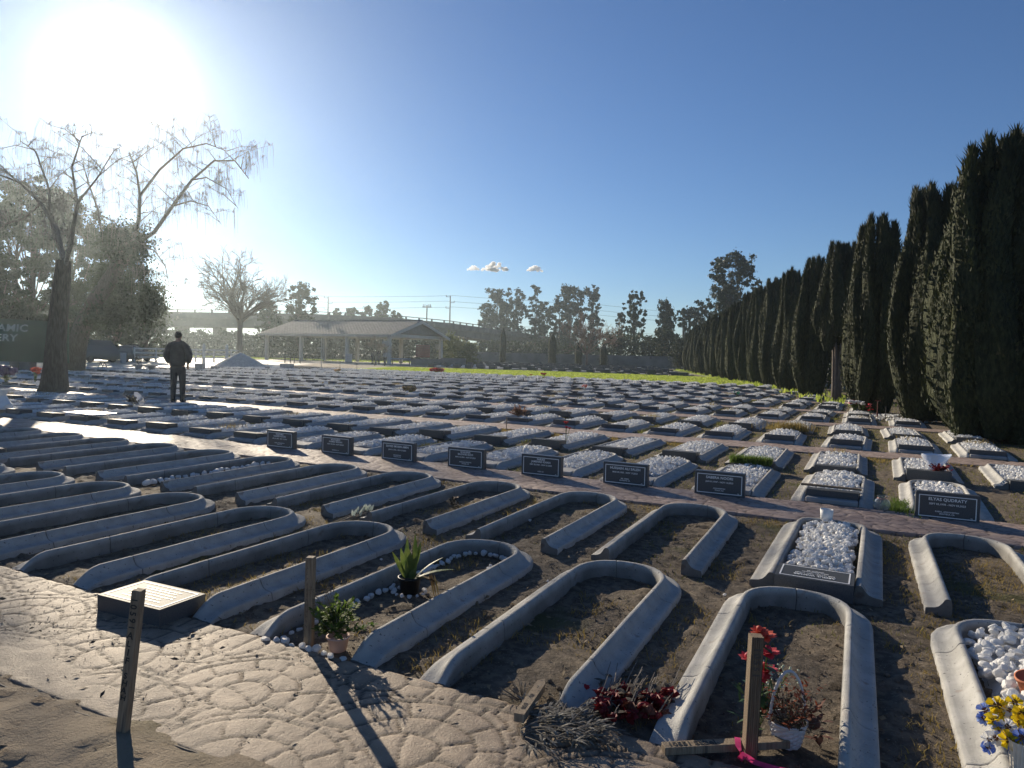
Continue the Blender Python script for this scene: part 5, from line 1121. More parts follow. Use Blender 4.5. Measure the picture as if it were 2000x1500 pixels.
for px in (120, 346, 430, 560, 640, 800, 888, 1026, 1066):
    i = min(range(len(P2)-1), key=lambda q: abs((CX+F*(RW.T@np.array(P2[q]-Vector((0, 0, EYE))))[0]/-(RW.T@np.array(P2[q]-Vector((0, 0, EYE))))[2])-px)); p = P2[i]; t = (P2[i+1]-p); t.z = 0; t.normalize(); n = Vector((-t.y, t.x, 0)); c = p+n*5.5
    MB().box((c.x, c.y, (p.z-2.6)/2), (1.6, 5., p.z-2.5), (0, 0, math.atan2(t.y, t.x))).build('pier', M_conc, g)
# ---------------------------------------------------------------- block wall
M_block = mat('block_wall', (.16, .155, .15), (.22, .215, .205), .6, .95, .01, 9, spots=[(1.4, .62, (.12, .115, .11))])
w0, w1 = D(868, 133), D(1322, 121); wd = (w1-w0); a = math.atan2(wd.y, wd.x); g = empty('block_wall', w0, a, 'long low grey block wall at the far end of the cemetery', 'wall'); Lw = wd.length
b = MB(); nb = int(Lw/.4)
for row in range(10):
    b.box((Lw/2, 0, .1+row*.2), (Lw, .20-.0, .192))
b.box((Lw/2, 0, 1.0), (Lw, .17, 1.98)); b.build('blocks', M_block, g); b = MB()
for i in range(int(Lw/6)+1): b.box((i*6, 0, 1.04), (.4, .32, 2.08))
b.build('pilasters', M_block, g); MB().box((Lw/2, 0, 2.05), (Lw, .26, .08)).build('coping', M_block, g)
b = MB()
for i, (px, py) in enumerate([(950, 706), (1022, 706), (1057, 715)]): pass
# low building glimpse under the bridge
g = empty('low_building', D(1055, 175), YAW, 'pale low building glimpsed under the overpass behind the wall', 'building'); MB().box((0, 0, 1.6), (5, 4, 3.2)).build('wall', mat('pale_wall', (.42, .41, .38), (.5, .49, .46), 2, .9), g); MB().box((0, 0, 3.3), (5.6, 4.6, .25)).build('roof', M_conc, g); MB().box((-.9, -2.02, 1.5), (1.2, .06, 1.0)).build('window', M_black, g)
# ---------------------------------------------------------------- pavilion
M_post = mat('pavilion_paint', (.46, .45, .41), (.54, .53, .49), 3, .7)
M_tile = mat('roof_tile', (.14, .13, .12), (.21, .195, .18), 2, .78, .01, 12, rnd=.05)
RF = D(762, 90); th_ = R_(29); u = (RIGHT*math.cos(th_)-FWD*math.sin(th_)).normalized(); Lp = 22.8; Sp = 12.; LB = RF-u*Lp
g = empty('pavilion', LB, math.atan2(u.y, u.x), 'open picnic pavilion with a grey tiled gable roof on pale square posts', 'pavilion')
eav, rdg = 4.0, 5.85; ov = .55
prof = [(-ov, eav-.25), (Sp/2, rdg), (Sp+ov, eav-.25)]
b = MB()
for s_ in (0, 1):
    a0, a1 = (prof[0], prof[1]) if s_ == 0 else (prof[2], prof[1])
    nr = 46; n = 26
    vs = []
    for i in range(nr*2+1):          # barrel ribs running up the slope
        x = -ov+(Lp+2*ov)*i/(nr*2); dz = .05 if i % 2 else 0
        for j in range(n+1): t = j/n; st = .035*((j % 2)); vs.append((x, a0[0]+(a1[0]-a0[0])*t, a0[1]+(a1[1]-a0[1])*t+dz+.02+st*.6))
    m_ = n+1; fs = [(i*m_+j, (i+1)*m_+j, (i+1)*m_+j+1, i*m_+j+1) for i in range(nr*2) for j in range(n)]
    if s_: fs = [f[::-1] for f in fs]
    b.add(vs, fs)
b.build('roof', M_tile, g); b = MB()
b.tube([(-ov, Sp/2, rdg+.08), (Lp+ov, Sp/2, rdg+.08)], .10, 6); b.build('ridge_cap', M_tile, g)
b = MB(); q = MB()
for x in (-ov, Lp+ov):
    for a0 in (prof[0], prof[2]):
        A = Vector((x, a0[0], a0[1])); B = Vector((x, Sp/2, rdg)); dv = B-A; c = A+dv/2; b.box(c-Vector((0, 0, .17)), (.12, dv.length+.1, .34), (math.atan2(dv.z, dv.y), 0, 0))
for y, z in ((prof[0][0], prof[0][1]), (prof[2][0], prof[2][1])): b.box((Lp/2, y, z-.12), (Lp+2*ov, .1, .26))
b.build('fascia', M_post, g)
b = MB()
for x in (0.3, Lp*.36, Lp*.68, Lp-.3):
    for j in range(9): y = Sp*.5*(.0)+0; 
b.box((Lp+.05, Sp/2, eav+.95), (.10, Sp*.62, 1.1)); 
vs = [(Lp+.0, .6, eav+.05), (Lp+.0, Sp-.6, eav+.05), (Lp+.0, Sp/2, rdg-.25)]; b = MB(); b.add(vs+[(x-.08, y, z) for x, y, z in vs], [(0, 1, 2), (5, 4, 3), (0, 2, 5, 3), (1, 4, 5, 2), (0, 3, 4, 1)])
for j in range(6): z = eav+.25+j*.3; hw = (rdg-.25-z)/(rdg-.3-eav)*(Sp/2-.6); b.box((Lp+.02, Sp/2, z), (.03, 2*hw, .05))
b.build('gable_boards', mat('gable_wood', (.16, .15, .14), (.21, .2, .19), 3, .8), g)
for y in (.25, Sp-.25):
    for i, x in enumerate((.35, Lp*.31, Lp*.675, Lp-.35)): MB().bevbox((x, y, eav/2-.1), (.42, .42, eav-.15), .03).build('post', M_post, g)
b = MB()
for y in (.25, Sp-.25): b.box((Lp/2, y, eav-.28), (Lp, .25, .45))
for x in (.35, Lp*.31, Lp*.675, Lp-.35): b.box((x, Sp/2, eav-.25), (.25, Sp-.8, .40))
b.build('beams', M_post, g)
def onfloor(px, d): return D(px, d)
MB().prism([(-8, -7), (12, -7), (12, 5), (-8, 5)], -.04, .03).build  # pale apron of concrete
sheet('pavement', [(p.x, p.y) for p in (D(495, 92), D(760, 80), D(885, 100), D(850, 122), D(560, 124))], .016, M_road, 'concrete floor of the pavilion and its apron')
M_box = mat('painted_box', (.25, .27, .28), rough=.6)
for i, (px, py0, py1, d) in enumerate([(755, 666, 677, 89.6), (858, 672, 683, 104)]):
    p = D(px-3, d); z = ZH(px, (py0+py1)/2, d); tag(MB().bevbox((0, 0, 0), (.75, .25, .75), .02).build('electric_box', M_box, None, loc=p+Vector((0, 0, z)), rot=(0, 0, YAW)), 'small grey box hung on the %s front post of the pavilion' % ('middle' if i == 0 else 'right'), 'box')
g = empty('red_board', D(826, 98), YAW, 'faded red slatted board under the pavilion gable', 'board'); b = MB()
for j in range(7): b.box((0, 0, 1.1+j*.25), (1.95, .08, .22))
b.build('slats', mat('faded_red', (.26, .09, .08), (.33, .13, .11), 3, .7), g); MB().box((-.85, .07, 1.3), (.08, .06, 2.6)).box((.85, .07, 1.3), (.08, .06, 2.6)).build('legs', M_metal, g)
M_low = mat('low_wall_plaster', (.20, .17, .155), (.25, .22, .2), 2, .85)
b = MB(); b.bevbox((0, 0, .42), (4.3, .4, .84), .03); tag(b.build('planter_wall', M_low, None, loc=D(835, 92), rot=(0, 0, YAW)), 'low brownish wall below the red board', 'wall')
b = MB(); b.bevbox((0, 0, .5), (3.2, 1.2, 1.0), .03); tag(b.build('planter_wall', M_low, None, loc=D(886, 93), rot=(0, 0, YAW)), 'low planter wall right of the pavilion gable', 'wall')
M_btab = mat('blue_cover', (.10, .20, .32), (.14, .26, .4), 3, .6)
for i, (px, d) in enumerate([(775, 92), (792, 93)]):
    g = empty('picnic_table', D(px, d), YAW+.1, 'table with a blue cover under the gable, %s one' % ('left' if i == 0 else 'right'), 'table'); MB().bevbox((0, 0, .74), (1.35, .8, .16), .02).build('top', M_btab, g)
    for sx in (-.55, .55):
        for sy in (-.3, .3): MB().box((sx, sy, .33), (.07, .07, .66)).build('leg', M_metal, g)
g = empty('bench', D(806, 92), YAW, 'dark bench right of the blue-covered tables', 'bench'); MB().box((0, 0, .5), (1.1, .4, .08)).build('seat', M_metal, g)
for sx in (-.4, .4): MB().box((sx, 0, .23), (.08, .35, .46)).build('leg', M_metal, g)
g = empty('sandwich_board', D(682, 86), YAW, 'pale printed notice leaning at a pavilion post', 'sign'); MB().box((0, 0, .65), (.75, .06, 1.2), (.12, 0, 0)).build('panel', mat('pale_notice', (.34, .36, .40), (.42, .44, .48), 14, .6), g); b = MB()
for j in range(5): b.box((0, -.06+j*.0-.12*(.55-.2*j)*0, .30+j*.2), (.55, .02, .05), (.12, 0, 0))
b.build('rules', mat('notice_ink', (.22, .24, .3)), g)
for i, (px, d) in enumerate([(566, 82), (577, 81), (742, 80), (553, 84)][:3]):
    g = empty('trestle', D(px, d), YAW, ['low trestle behind the stone planter', 'thin-legged trestle beside the stone planter', 'dark trestle frame on the lawn edge'][i], 'trestle'); MB().box((0, 0, .62), (1.3, .12, .07)).build('rail', M_metal, g)
    for sx in (-.55, .55): MB().box((sx, .12, .30), (.05, .05, .62), (.2, 0, 0)).box((sx, -.12, .30), (.05, .05, .62), (-.2, 0, 0)).build('leg', M_metal, g)
# ---------------------------------------------------------------- utility poles and wires
M_pole = mat('pole_steel', (.12, .11, .10), (.17, .16, .15), 1, .8)
poles = []
for i, (px, ty, d) in enumerate([(320.5, 557, 285), (639.5, 580, 300), (877, 578, 300)]):
    g = empty('utility_pole', D(px, d), YAW, ['tall thin power pole left of the bare tree', 'tall thin power pole above the pavilion roof', 'tall thin power pole where the overpass starts to fall'][i], 'pole', 'power poles along the horizon'); h = ZH(px, ty, d)
    MB().tube([(0, 0, 0), (0, 0, h)], [.42, .24], 8).build('pole', M_pole, g)
    for j, f in enumerate((.02, .12, .22, .5, .62)):
        s_ = 1 if j % 2 else -1; z = h-f*24; b = MB(); b.box((s_*.9, 0, z), (1.8, .2, .2)); b.tube([(s_*1.7, 0, z), (s_*1.7, 0, z+.8)], .14, 5); b.build('arm', M_pole, g)
    poles.append((g.location, h, d, px))
g = empty('utility_pole', D(832, 250), YAW, 'shorter pole with a wide crossarm left of the falling overpass', 'pole'); h = ZH(832, 596, 250); MB().tube([(0, 0, 0), (0, 0, h)], [.3, .22], 8).build('pole', M_pole, g); MB().box((0, 0, h-.7), (3.2, .25, .28)).build('crossarm', M_pole, g)
b = MB()
for dx in (-1.3, -.7, .5, 1.0, 1.3): b.tube([(dx, 0, h-.6), (dx, 0, h+.25)], .12, 5)
b.build('insulators', M_pole, g)
for j, (f, sg) in enumerate([(.02, 1), (.12, -1), (.22, 1), (.5, -1), (.62, 1)]):
    pts = []; ends = [D(-400, 270)+Vector((0, 0, 28-f*24))]+[Vector(l)+Vector((0, 0, hh-f*24+.6)) for l, hh, d, px in poles]+[D(1150, 330)+Vector((0, 0, 27-f*24)), D(1420, 380)+Vector((0, 0, 26-f*24))]
    for a, c in zip(ends, ends[1:]):
        for t in np.linspace(0, 1, 10): q = a.lerp(c, t); q.z -= 5.0*t*(1-t)*(a-c).length/300*1.1; pts.append(q+RIGHT*sg*1.6)
    tag(MB().tube(pts, .07, 3).build('power_line', M_black), 'thin power line sagging between the tall poles, %s from the top' % ORD[j+1], 'cable', 'power lines')
# ---------------------------------------------------------------- left side: signboard, cars, fence, benches
g = empty('signboard', D(-8, 36), YAW, 'long dark green signboard with pale capital letters on squat legs', 'sign')
pxm = F/36; zb = ZH(60, 707, 36); zt0, zt1 = ZH(0, 622, 36), ZH(125, 629, 36); xr = (131+8)/pxm; xl = -3.4
b = MB(); Mx = Matrix(((1, 0, 0, 0), (0, 0, 1, 0), (0, 1, 0, 0), (0, 0, 0, 1)))
sl0 = (zt1-zt0)/(125/pxm); b.prism([(xl, zb), (xr, zb-.02), (xr, zt0+sl0*(xr-8/pxm)), (xl, zt0+sl0*(xl-8/pxm))], 0, .18, Mx)
M_sg = mat('sign_green', (.02, .06, .035), (.03, .08, .045), 1.2, .7); b.build('panel', M_sg, g)
Mt = Matrix(((1, 0, 0, 0), (0, 0, -1, -.012), (0, 1, 0, 0), (0, 0, 0, 1))); Sh = Matrix(((1.25, .12, 0, 0), (0, 1, 0, 0), (0, 0, 1, 0), (0, 0, 0, 1)))
M_sl = mat('sign_letters', (.42, .46, .40), (.5, .54, .48), 3, .7)
texts('lettering', [('ISLAMIC', .50, .16, ZH(30, 647, 36)), ('CEMETERY', .50, -.54, ZH(20, 666, 36))], M_sl, g, Mt@Sh)
for px0, px1 in ((22, 38), (41, 63)): MB().bevbox(((px0+px1)/2/pxm+8/pxm, .1, zb/2), ((px1-px0)/pxm, .5, zb), .02).build('leg', M_conc, g)
def slab_bench(px, d, w_, h, label, top_t=.09, vertex=False, leg=.42):
    g = empty('stone_bench', D(px, d), YAW, label, 'bench'); MB().bevbox((0, 0, h-top_t/2), (w_, .42, top_t), .02).build('seat', M_foot, g)
    for s_ in (-1, 1):
        b = MB(); b.lathe([(leg*.42, 0), (leg*.34, h*.3), (leg*.5, h-top_t)], 10, (s_*w_*.30, 0, 0), 1, .6); b.build('leg', M_foot, g)
slab_bench(284, 41.5, 1.28, .42, 'stone bench left of the standing person on the road edge')
g = empty('low_table', D(182, 43), YAW, 'low thin-legged metal table frame near the second trunk', 'frame'); MB().box((0, 0, .50), (1.6, .5, .05)).build('top', M_metal, g)
for sx in (-.75, .45, .70): MB().tube([(sx-.1, -.2, 0), (sx, 0, .48)], .02, 5).tube([(sx+.1, .2, 0), (sx, 0, .48)], .02, 5).build('leg', M_metal, g)
g = empty('planted_urn', D(270, 41), 0, 'dark twiggy plant in a low urn behind the stone bench', 'potted plant'); b = MB(); bush(b, Vector((0, 0, .45)), (.28, .28, .55), 20, 7, .09, .05, 91); b.build('foliage', [M_twig, MATS['dark_dry_leaf']], g); MB().lathe([(.12, 0), (.18, .4), (.2, .45)], 10).build('urn', M_foot, g)
def planter(px, d, w_, h, label, sap=1.2):
    g = empty('stone_planter', D(px, d), YAW, label, 'planter'); MB().bevbox((0, 0, h/2), (w_, w_*.8, h), .02).build('box', M_foot, g); b = MB(); bush(b, Vector((0, 0, h)), (.2, .2, sap), 5, 3, .06, .03, int(px)); b.build('sapling', [M_twig, M_dry], g)
planter(391, 45, .52, .50, 'square pale planter with a thin sapling right of the person', .9)
planter(420, 47, .45, .32, 'small dark planter with a tall bare sapling at the foot of the gravel heap', 1.7)
planter(523, 50, .30, .30, 'little post-like planter right of the gravel heap', .9)
planter(561, 53, .85, .48, 'dark square planter before the pavilion', .6)
g = empty('thin_signpost', D(628, 60), YAW, 'thin pale post with a short crossbar before the pavilion', 'post'); MB().tube([(0, 0, 0), (0, 0, 2.6)], .03, 6).build('post', M_post, g); MB().box((.05, 0, 1.75), (.9, .04, .05)).build('crossbar', M_post, g)
for px, d in ((633, 53), (665, 53.5)): pass
g = empty('wire_stand', D(681, 52), YAW, 'thin dark wire stand among the far graves', 'stand'); b = MB(); b.tube([(-.62, 0, 0), (-.62, 0, .75), (.62, 0, .68), (.62, 0, 0)], .02, 5); b.build('frame', M_metal, g)
# heap of white gravel
g0 = D(470, 56); r = np.random.default_rng(12); n_ = 60; xx = np.linspace(-2.6, 2.6, n_); A, B = np.meshgrid(xx, xx); Rr = np.sqrt((A/2.15)**2+(B/1.9)**2)+.08*(fbm(A+9, B+9, .9, 3, 3)-.5); Zz = 1.28*np.clip(1-Rr, 0, 1)**.85-.03+.06*(fbm(A+5, B+5, 6, 3, 4)-.5)
c_, s_ = math.cos(YAW), math.sin(YAW); I = np.arange(n_*n_).reshape(n_, n_)
tag(link('gravel_heap', npmesh('heap', np.stack([A.ravel(), B.ravel(), Zz.ravel()], 1), np.stack([I[:-1, :-1].ravel(), I[:-1, 1:].ravel(), I[1:, 1:].ravel(), I[1:, :-1].ravel()], 1), True), mat('heap_gravel', (.38, .38, .37), (.52, .52, .5), 6, .9, .05, 9), None, g0, (0, 0, YAW)), 'conical heap of pale gravel beside the road', 'gravel heap')
# white rail fence
f0, f1 = D(262, 66), D(465, 78); fd = f1-f0; g = empty('rail_fence', f0, math.atan2(fd.y, fd.x), 'white three-rail fence along the green verge', 'fence'); Lf = fd.length; M_fw = mat('fence_white', (.55, .55, .52), (.62, .62, .6), 5, .6)
for i in range(int(Lf/2.4)+1): MB().box((i*2.4, 0, .7), (.13, .13, 1.4)).build('post', M_fw, g)
for z in (.5, .9, 1.3): MB().box((Lf/2, -.08, z), (Lf, .04, .12)).build('rail', M_fw, g)
for px, hh in ((398, 1.75), (443, 1.75)): tag(MB().bevbox((0, 0, hh/2), (.22, .22, hh), .02).lathe([(.05, hh), (.12, hh+.05), (.05, hh+.17)], 8).build('gate_post', M_fw, None, loc=D(px, 67)), 'white gate post with a round cap, %s of the pair' % ('left' if px < 420 else 'right'), 'post')
# cars
def car(loc, rz, label, m, Lc=4.6, Wc=1.85, Hc=1.75):
    g = empty('parked_car', loc, rz, label, 'car', 'cars parked by the road'); hw = Wc/2
    prof_ = [(-Lc/2, .45, 1), (-Lc/2, .95, .97), (-Lc/2+.25, 1.02, .95), (-Lc/2+.55, Hc-.08, .78), (-Lc/2+1.2, Hc, .74), (.35, Hc-.02, .74), (1.05, 1.08, .93), (Lc/2-.25, .95, .93), (Lc/2, .75, .95), (Lc/2, .45, .98), (Lc/2-.1, .28, .96), (-Lc/2+.1, .28, .98)]
    b = MB(); b.sm = True; n = len(prof_); vs = []
    for s_ in (-1, -.9, .9, 1): vs += [Vector((x, s_*hw*w_, z-(.03 if abs(s_) > .95 and z > 1 else 0))) for x, z, w_ in prof_]
    b.add(vs, [(k*n+i, k*n+(i+1) % n, (k+1)*n+(i+1) % n, (k+1)*n+i) for k in range(3) for i in range(n)]+[tuple(range(n-1, -1, -1)), tuple(3*n+i for i in range(n))]); b.build('body', m, g, smooth=False)
    M_gl = mat('car_glass', (.02, .022, .025), rough=.08, spec=.6)
    for s_ in (-1, 1): b = MB(); y = s_*hw*.885; vs = [(-Lc/2+.62, y, 1.08), (.95, y*1.0, 1.10), (.33, y*.90, Hc-.12), (-Lc/2+.78, y*.90, Hc-.14)]; b.add(vs, [(0, 1, 2, 3)] if s_ < 0 else [(3, 2, 1, 0)]); b.build('side_window', M_gl, g)
    MB().box((-Lc/2+.37, 0, 1.36), (.03, Wc*.68, .46), (0, math.radians(23), 0)).build('rear_window', M_gl, g); MB().box((.735, 0, 1.40), (.03, Wc*.70, .78), (0, math.radians(-38), 0)).build('windscreen', M_gl, g)
    MB().box((-Lc/2-.012, 0, .72), (.02, .34, .18)).build('number_plate', M_white, g)
    for s_ in (-1, 1):
        MB().box((-Lc/2-.01, s_*.72, .88), (.04, .2, .16)).build('tail_light', mat('tail_red', (.3, .02, .02), rough=.3), g); MB().box((Lc/2-.02, s_*.68, .72), (.05, .3, .14)).build('headlight', M_white, g)
        for x in (-Lc/2+.85, Lc/2-.85):
            b = MB(); Mw = Matrix.Rotation(PI/2, 4, 'X'); b2 = MB().lathe([(.001, -.11), (.27, -.11), (.33, -.08), (.34, 0), (.33, .08), (.27, .11), (.001, .11)], 18); b.add([Mw@Vector(v)+Vector((x, s_*(hw-.10), .34)) for v in b2.v], b2.f); w_ = b.build('wheel', mat('tyre', (.02, .02, .02), rough=.85), g); b = MB(); b2 = MB().lathe([(.001, .112), (.2, .116)], 12); b2.f = b2.f[:-1]; b.add([Mw@Vector((v[0], v[1], v[2]*-s_))+Vector((x, s_*(hw-.10), .34)) for v in b2.v], b2.f); b.build('rim', M_metal, w_)
M_cp = mat('car_paint_dark', (.03, .032, .036), rough=.25, spec=.6, coat=.8)
car(D(199, 62), YAW+R_(62), 'dark van seen from behind with sun glinting on its roof', M_cp, 4.8, 1.95, 1.95)
car(D(252, 68), YAW+R_(72), 'second dark parked car beside the white fence', mat('car_paint_grey', (.05, .052, .056), rough=.25, spec=.6, coat=.8), 4.5, 1.8, 1.6)
tag(MB().lathe([(.22, 0), (.24, .85), (.26, .9)], 12).build('litter_bin', mat('pale_bin', (.32, .34, .36)), None, loc=D(241, 61)), 'pale cylindrical bin between the two parked cars', 'bin')
# ---------------------------------------------------------------- the big weeping trees at left
def limb(b, pts, rad, n=8): b.tube(pts, rad, n, cap=False)
def weepers(b, p, n, rr, L_, rad=.006, out=.4, sides=3):
    for i in range(n):
        a = rr.uniform(0, 2*PI); o = rr.uniform(.1, out); q = p+Vector((rr.uniform(-.1, .1), rr.uniform(-.1, .1), 0)); ln = L_*rr.uniform(.4, 1.1); d = Vector((math.cos(a)*o, math.sin(a)*o, .25))
        b.tube([q, q+d*ln*.5+Vector((0, 0, 0)), q+d*ln*.8+Vector((0, 0, -ln*.35)), q+d*ln*.9+Vector((0, 0, -ln*.85))], [rad, rad*.8, rad*.6, rad*.4], sides, cap=False)
def PX(px, py, d): p = D(px, d); return Vector((p.x, p.y, ZH(px, py, d)))
def bigtree(label, name, px0, d0, trunkpts, tr, boughs, seed, nb=7, tw=.009, L_=1.0):
    g = empty(name, D(px0, d0), 0, label, 'tree'); o = g.location; Lf_ = lambda px, py, dd=0: PX(px, py, d0+dd)-o; rr = random.Random(seed)
    b = MB(); b.sm = True; limb(b, [Lf_(*q) for q in trunkpts], tr, 12); b.build('trunk', M_bark, g); b = MB(); b.sm = True
    for pts, r0 in boughs:
        r0 *= .55; P_ = [Lf_(*q) for q in pts]; k = len(P_); limb(b, P_, [r0*(1-.82*i/(k-1)) for i in range(k)], 7)
        for i in range(1, k):
            for j in range((nb+1)//2 if i > 1 else 1):
                q = P_[i-1].lerp(P_[i], rr.random()); a = rr.uniform(0, 2*PI); d_ = Vector((math.cos(a), math.sin(a), rr.uniform(-.1, .9))); ln = rr.uniform(.5, 1.5)*L_; e = q+d_*ln*.5+Vector((0, 0, .1)); e2 = q+d_*ln+Vector((0, 0, -ln*.05))
                b.tube([q, e, e2], [r0*.18+.008, .011, .006], 4, cap=False); weepers(b, e, 5, rr, .9*L_, tw*.8); weepers(b, e2, 8, rr, 1.3*L_, tw*.8)
                for z_ in range(1):
                    f_ = q.lerp(e2, rr.uniform(.3, .9)); d2 = Vector((rr.uniform(-1, 1), rr.uniform(-1, 1), rr.uniform(0, .8)))*.6*L_; b.tube([f_, f_+d2], [.010, .005], 3, cap=False); weepers(b, f_+d2, 4, rr, .9*L_, tw)
    b.build('branches', M_twig, g); return g, Lf_
dA = dep(105, 765)
bigtree('big bare tree with a thick flared trunk standing among the graves at the left', 'willow_tree', 105, dA, [(103, 775), (106, 758), (108, 715), (109, 672), (114, 620), (120, 560), (124, 510)], [.52, .42, .34, .29, .27, .25, .22],
    [([(124, 510), (112, 450, .5), (80, 400, .9), (40, 360, 1.2), (0, 345, 1.4), (-50, 350, 1.5)], .15), ([(122, 540), (140, 470, -.3), (150, 400, -.6), (140, 330, -.8), (160, 270, -.9)], .14), ([(124, 510), (100, 440, 1), (95, 370, 1.4), (70, 300, 1.6), (40, 280, 1.8)], .11), ([(80, 400, .9), (45, 430, .8), (10, 440, .7), (-30, 480, .6)], .06), ([(150, 400, -.6), (190, 350, -.4), (220, 300, 0)], .07)], 77, 7, .007, .9)
dB = dep(142, 727); g, L1 = bigtree('leaning weeping tree behind the thick trunk, its long bough arching to the right', 'willow_tree', 142, dB, [(140, 732), (144, 715), (150, 680), (160, 640), (185, 590), (225, 530), (258, 475)], [.72, .58, .48, .44, .42, .38, .33],
    [([(258, 475), (270, 430, -.3), (272, 385, -.5), (265, 340, -.6), (250, 300, -.8)], .24), ([(262, 480), (300, 455, .4), (335, 405, .8), (372, 355, 1.2), (415, 318, 1.5), (455, 318, 1.7), (482, 352, 1.8)], .22), ([(225, 530), (200, 470, 1), (190, 410, 1.4), (172, 360, 1.6), (160, 320, 1.8)], .18), ([(272, 385, -.5), (310, 335, -.3), (355, 295, 0), (400, 285, .4), (440, 300, .6)], .14), ([(335, 405, .8), (370, 395, .8), (405, 405, .7), (430, 440, .6)], .09), ([(258, 475), (300, 490, -.8), (322, 520, -1), (330, 560, -1.1)], .09), ([(372, 355, 1.2), (400, 350, 1), (440, 372, 1), (462, 410, 1)], .08)], 78, 8, .011, 1.45)
rr = random.Random(5); cs = [(190, 580), (205, 540), (225, 500), (250, 490), (270, 530), (285, 570), (245, 560), (215, 600), (180, 620), (255, 600), (285, 610), (235, 460), (275, 480), (150, 570), (300, 590), (210, 470), (230, 620)]
V_, F_ = leafcloud([tuple(L1(px, py, rr.uniform(-.8, .8))) for px, py in cs for _ in range(3)], [(rr.uniform(.5, .9), .7, rr.uniform(.6, 1.3)) for _ in cs for _ in range(3)], 22000, .08, 91, up=-1); link('ivy', npmesh('ivy', V_, F_), M_leafd, g)
for i, (px, d, ty, wd, lab, n) in enumerate([(60, 62, 372, 190, 'tall dark evergreen behind the signboard at the left', 30000), (135, 66, 392, 150, 'dark evergreen between the two trunks', 26000), (-10, 58, 520, 110, 'broad dark evergreen cut by the left edge', 9000), (225, 75, 450, 130, 'dark evergreen behind the ivy-clad trunk', 22000), (20, 72, 600, 150, 'low dark evergreen mass over the signboard', 9000), (285, 78, 560, 80, 'lower evergreen at the right of the left-hand trees', 7000)]):
    T('evergreen_tree', px, d, 0, ty, wd, lab, M_leafd, 60+i, 24, n, .17, low=.12, open_=.35, group='dark evergreens at the left')
bare(30, 64, 300, 130, 'bare treetop above the left evergreens', 33, M_twig, forks=7, depth=4, r0=.22, fine=.014, z0=.5)
# ---------------------------------------------------------------- clouds
M_cl = bpy.data.materials.new('cloud_vapour'); M_cl.use_nodes = True; N = M_cl.node_tree.nodes; N.remove(N['Principled BSDF']); pv = N.new('ShaderNodeVolumePrincipled'); pv.inputs['Color'].default_value = (1, 1, 1, 1); pv.inputs['Density'].default_value = .12; pv.inputs['Anisotropy'].default_value = .3
M_cl.node_tree.links.new(pv.outputs[0], N['Material Output'].inputs['Volume'])
for i, (px, py, wpx, hpx) in enumerate([(921, 524, 26, 11), (963, 521, 56, 20), (1040, 525, 32, 14)]):
    d = 6000.; c = D(px, d); c.z = ZH(px, py, d); b = MB(); b.sm = True; rr = random.Random(i+3); W_ = wpx*d/F/2; H_ = hpx*d/F
    for j in range(60):
        t = rr.uniform(-1, 1); hh = (1-abs(t)**1.6)*H_*.5; s_ = H_*rr.uniform(.07, .20)*(1.15-abs(t)*.5); p = RIGHT*(t*W_*.92)+FWD*rr.uniform(-.4, .4)*W_+Vector((0, 0, -H_*.35+rr.uniform(0, 1)*hh*1.4)); b.ell(p, (s_*1.35, s_*1.2, s_), 14, 9, .07)
    tag(b.build('cloud', M_cl, None, loc=c), ['smallest white cloud puff at the left of three', 'widest white cloud puff in the middle of three', 'right-hand white cloud puff, apart from the others'][i], 'cloud', 'three small clouds low in the sky')
# ---------------------------------------------------------------- air
mh = bpy.data.materials.new('haze_air'); mh.use_nodes = True; N = mh.node_tree.nodes; N.remove(N['Principled BSDF']); pv = N.new('ShaderNodeVolumePrincipled'); pv.inputs['Color'].default_value = (.78, .92, 1, 1); pv.inputs['Density'].default_value = .00048; pv.inputs['Anisotropy'].default_value = .78
mh.node_tree.links.new(pv.outputs[0], N['Material Output'].inputs['Volume'])
hz = MB().box((0, 0, 14.), (1220, 1220, 32.)).build('haze', mh); tag(hz, 'thin sunlit air over the cemetery', kind='stuff')
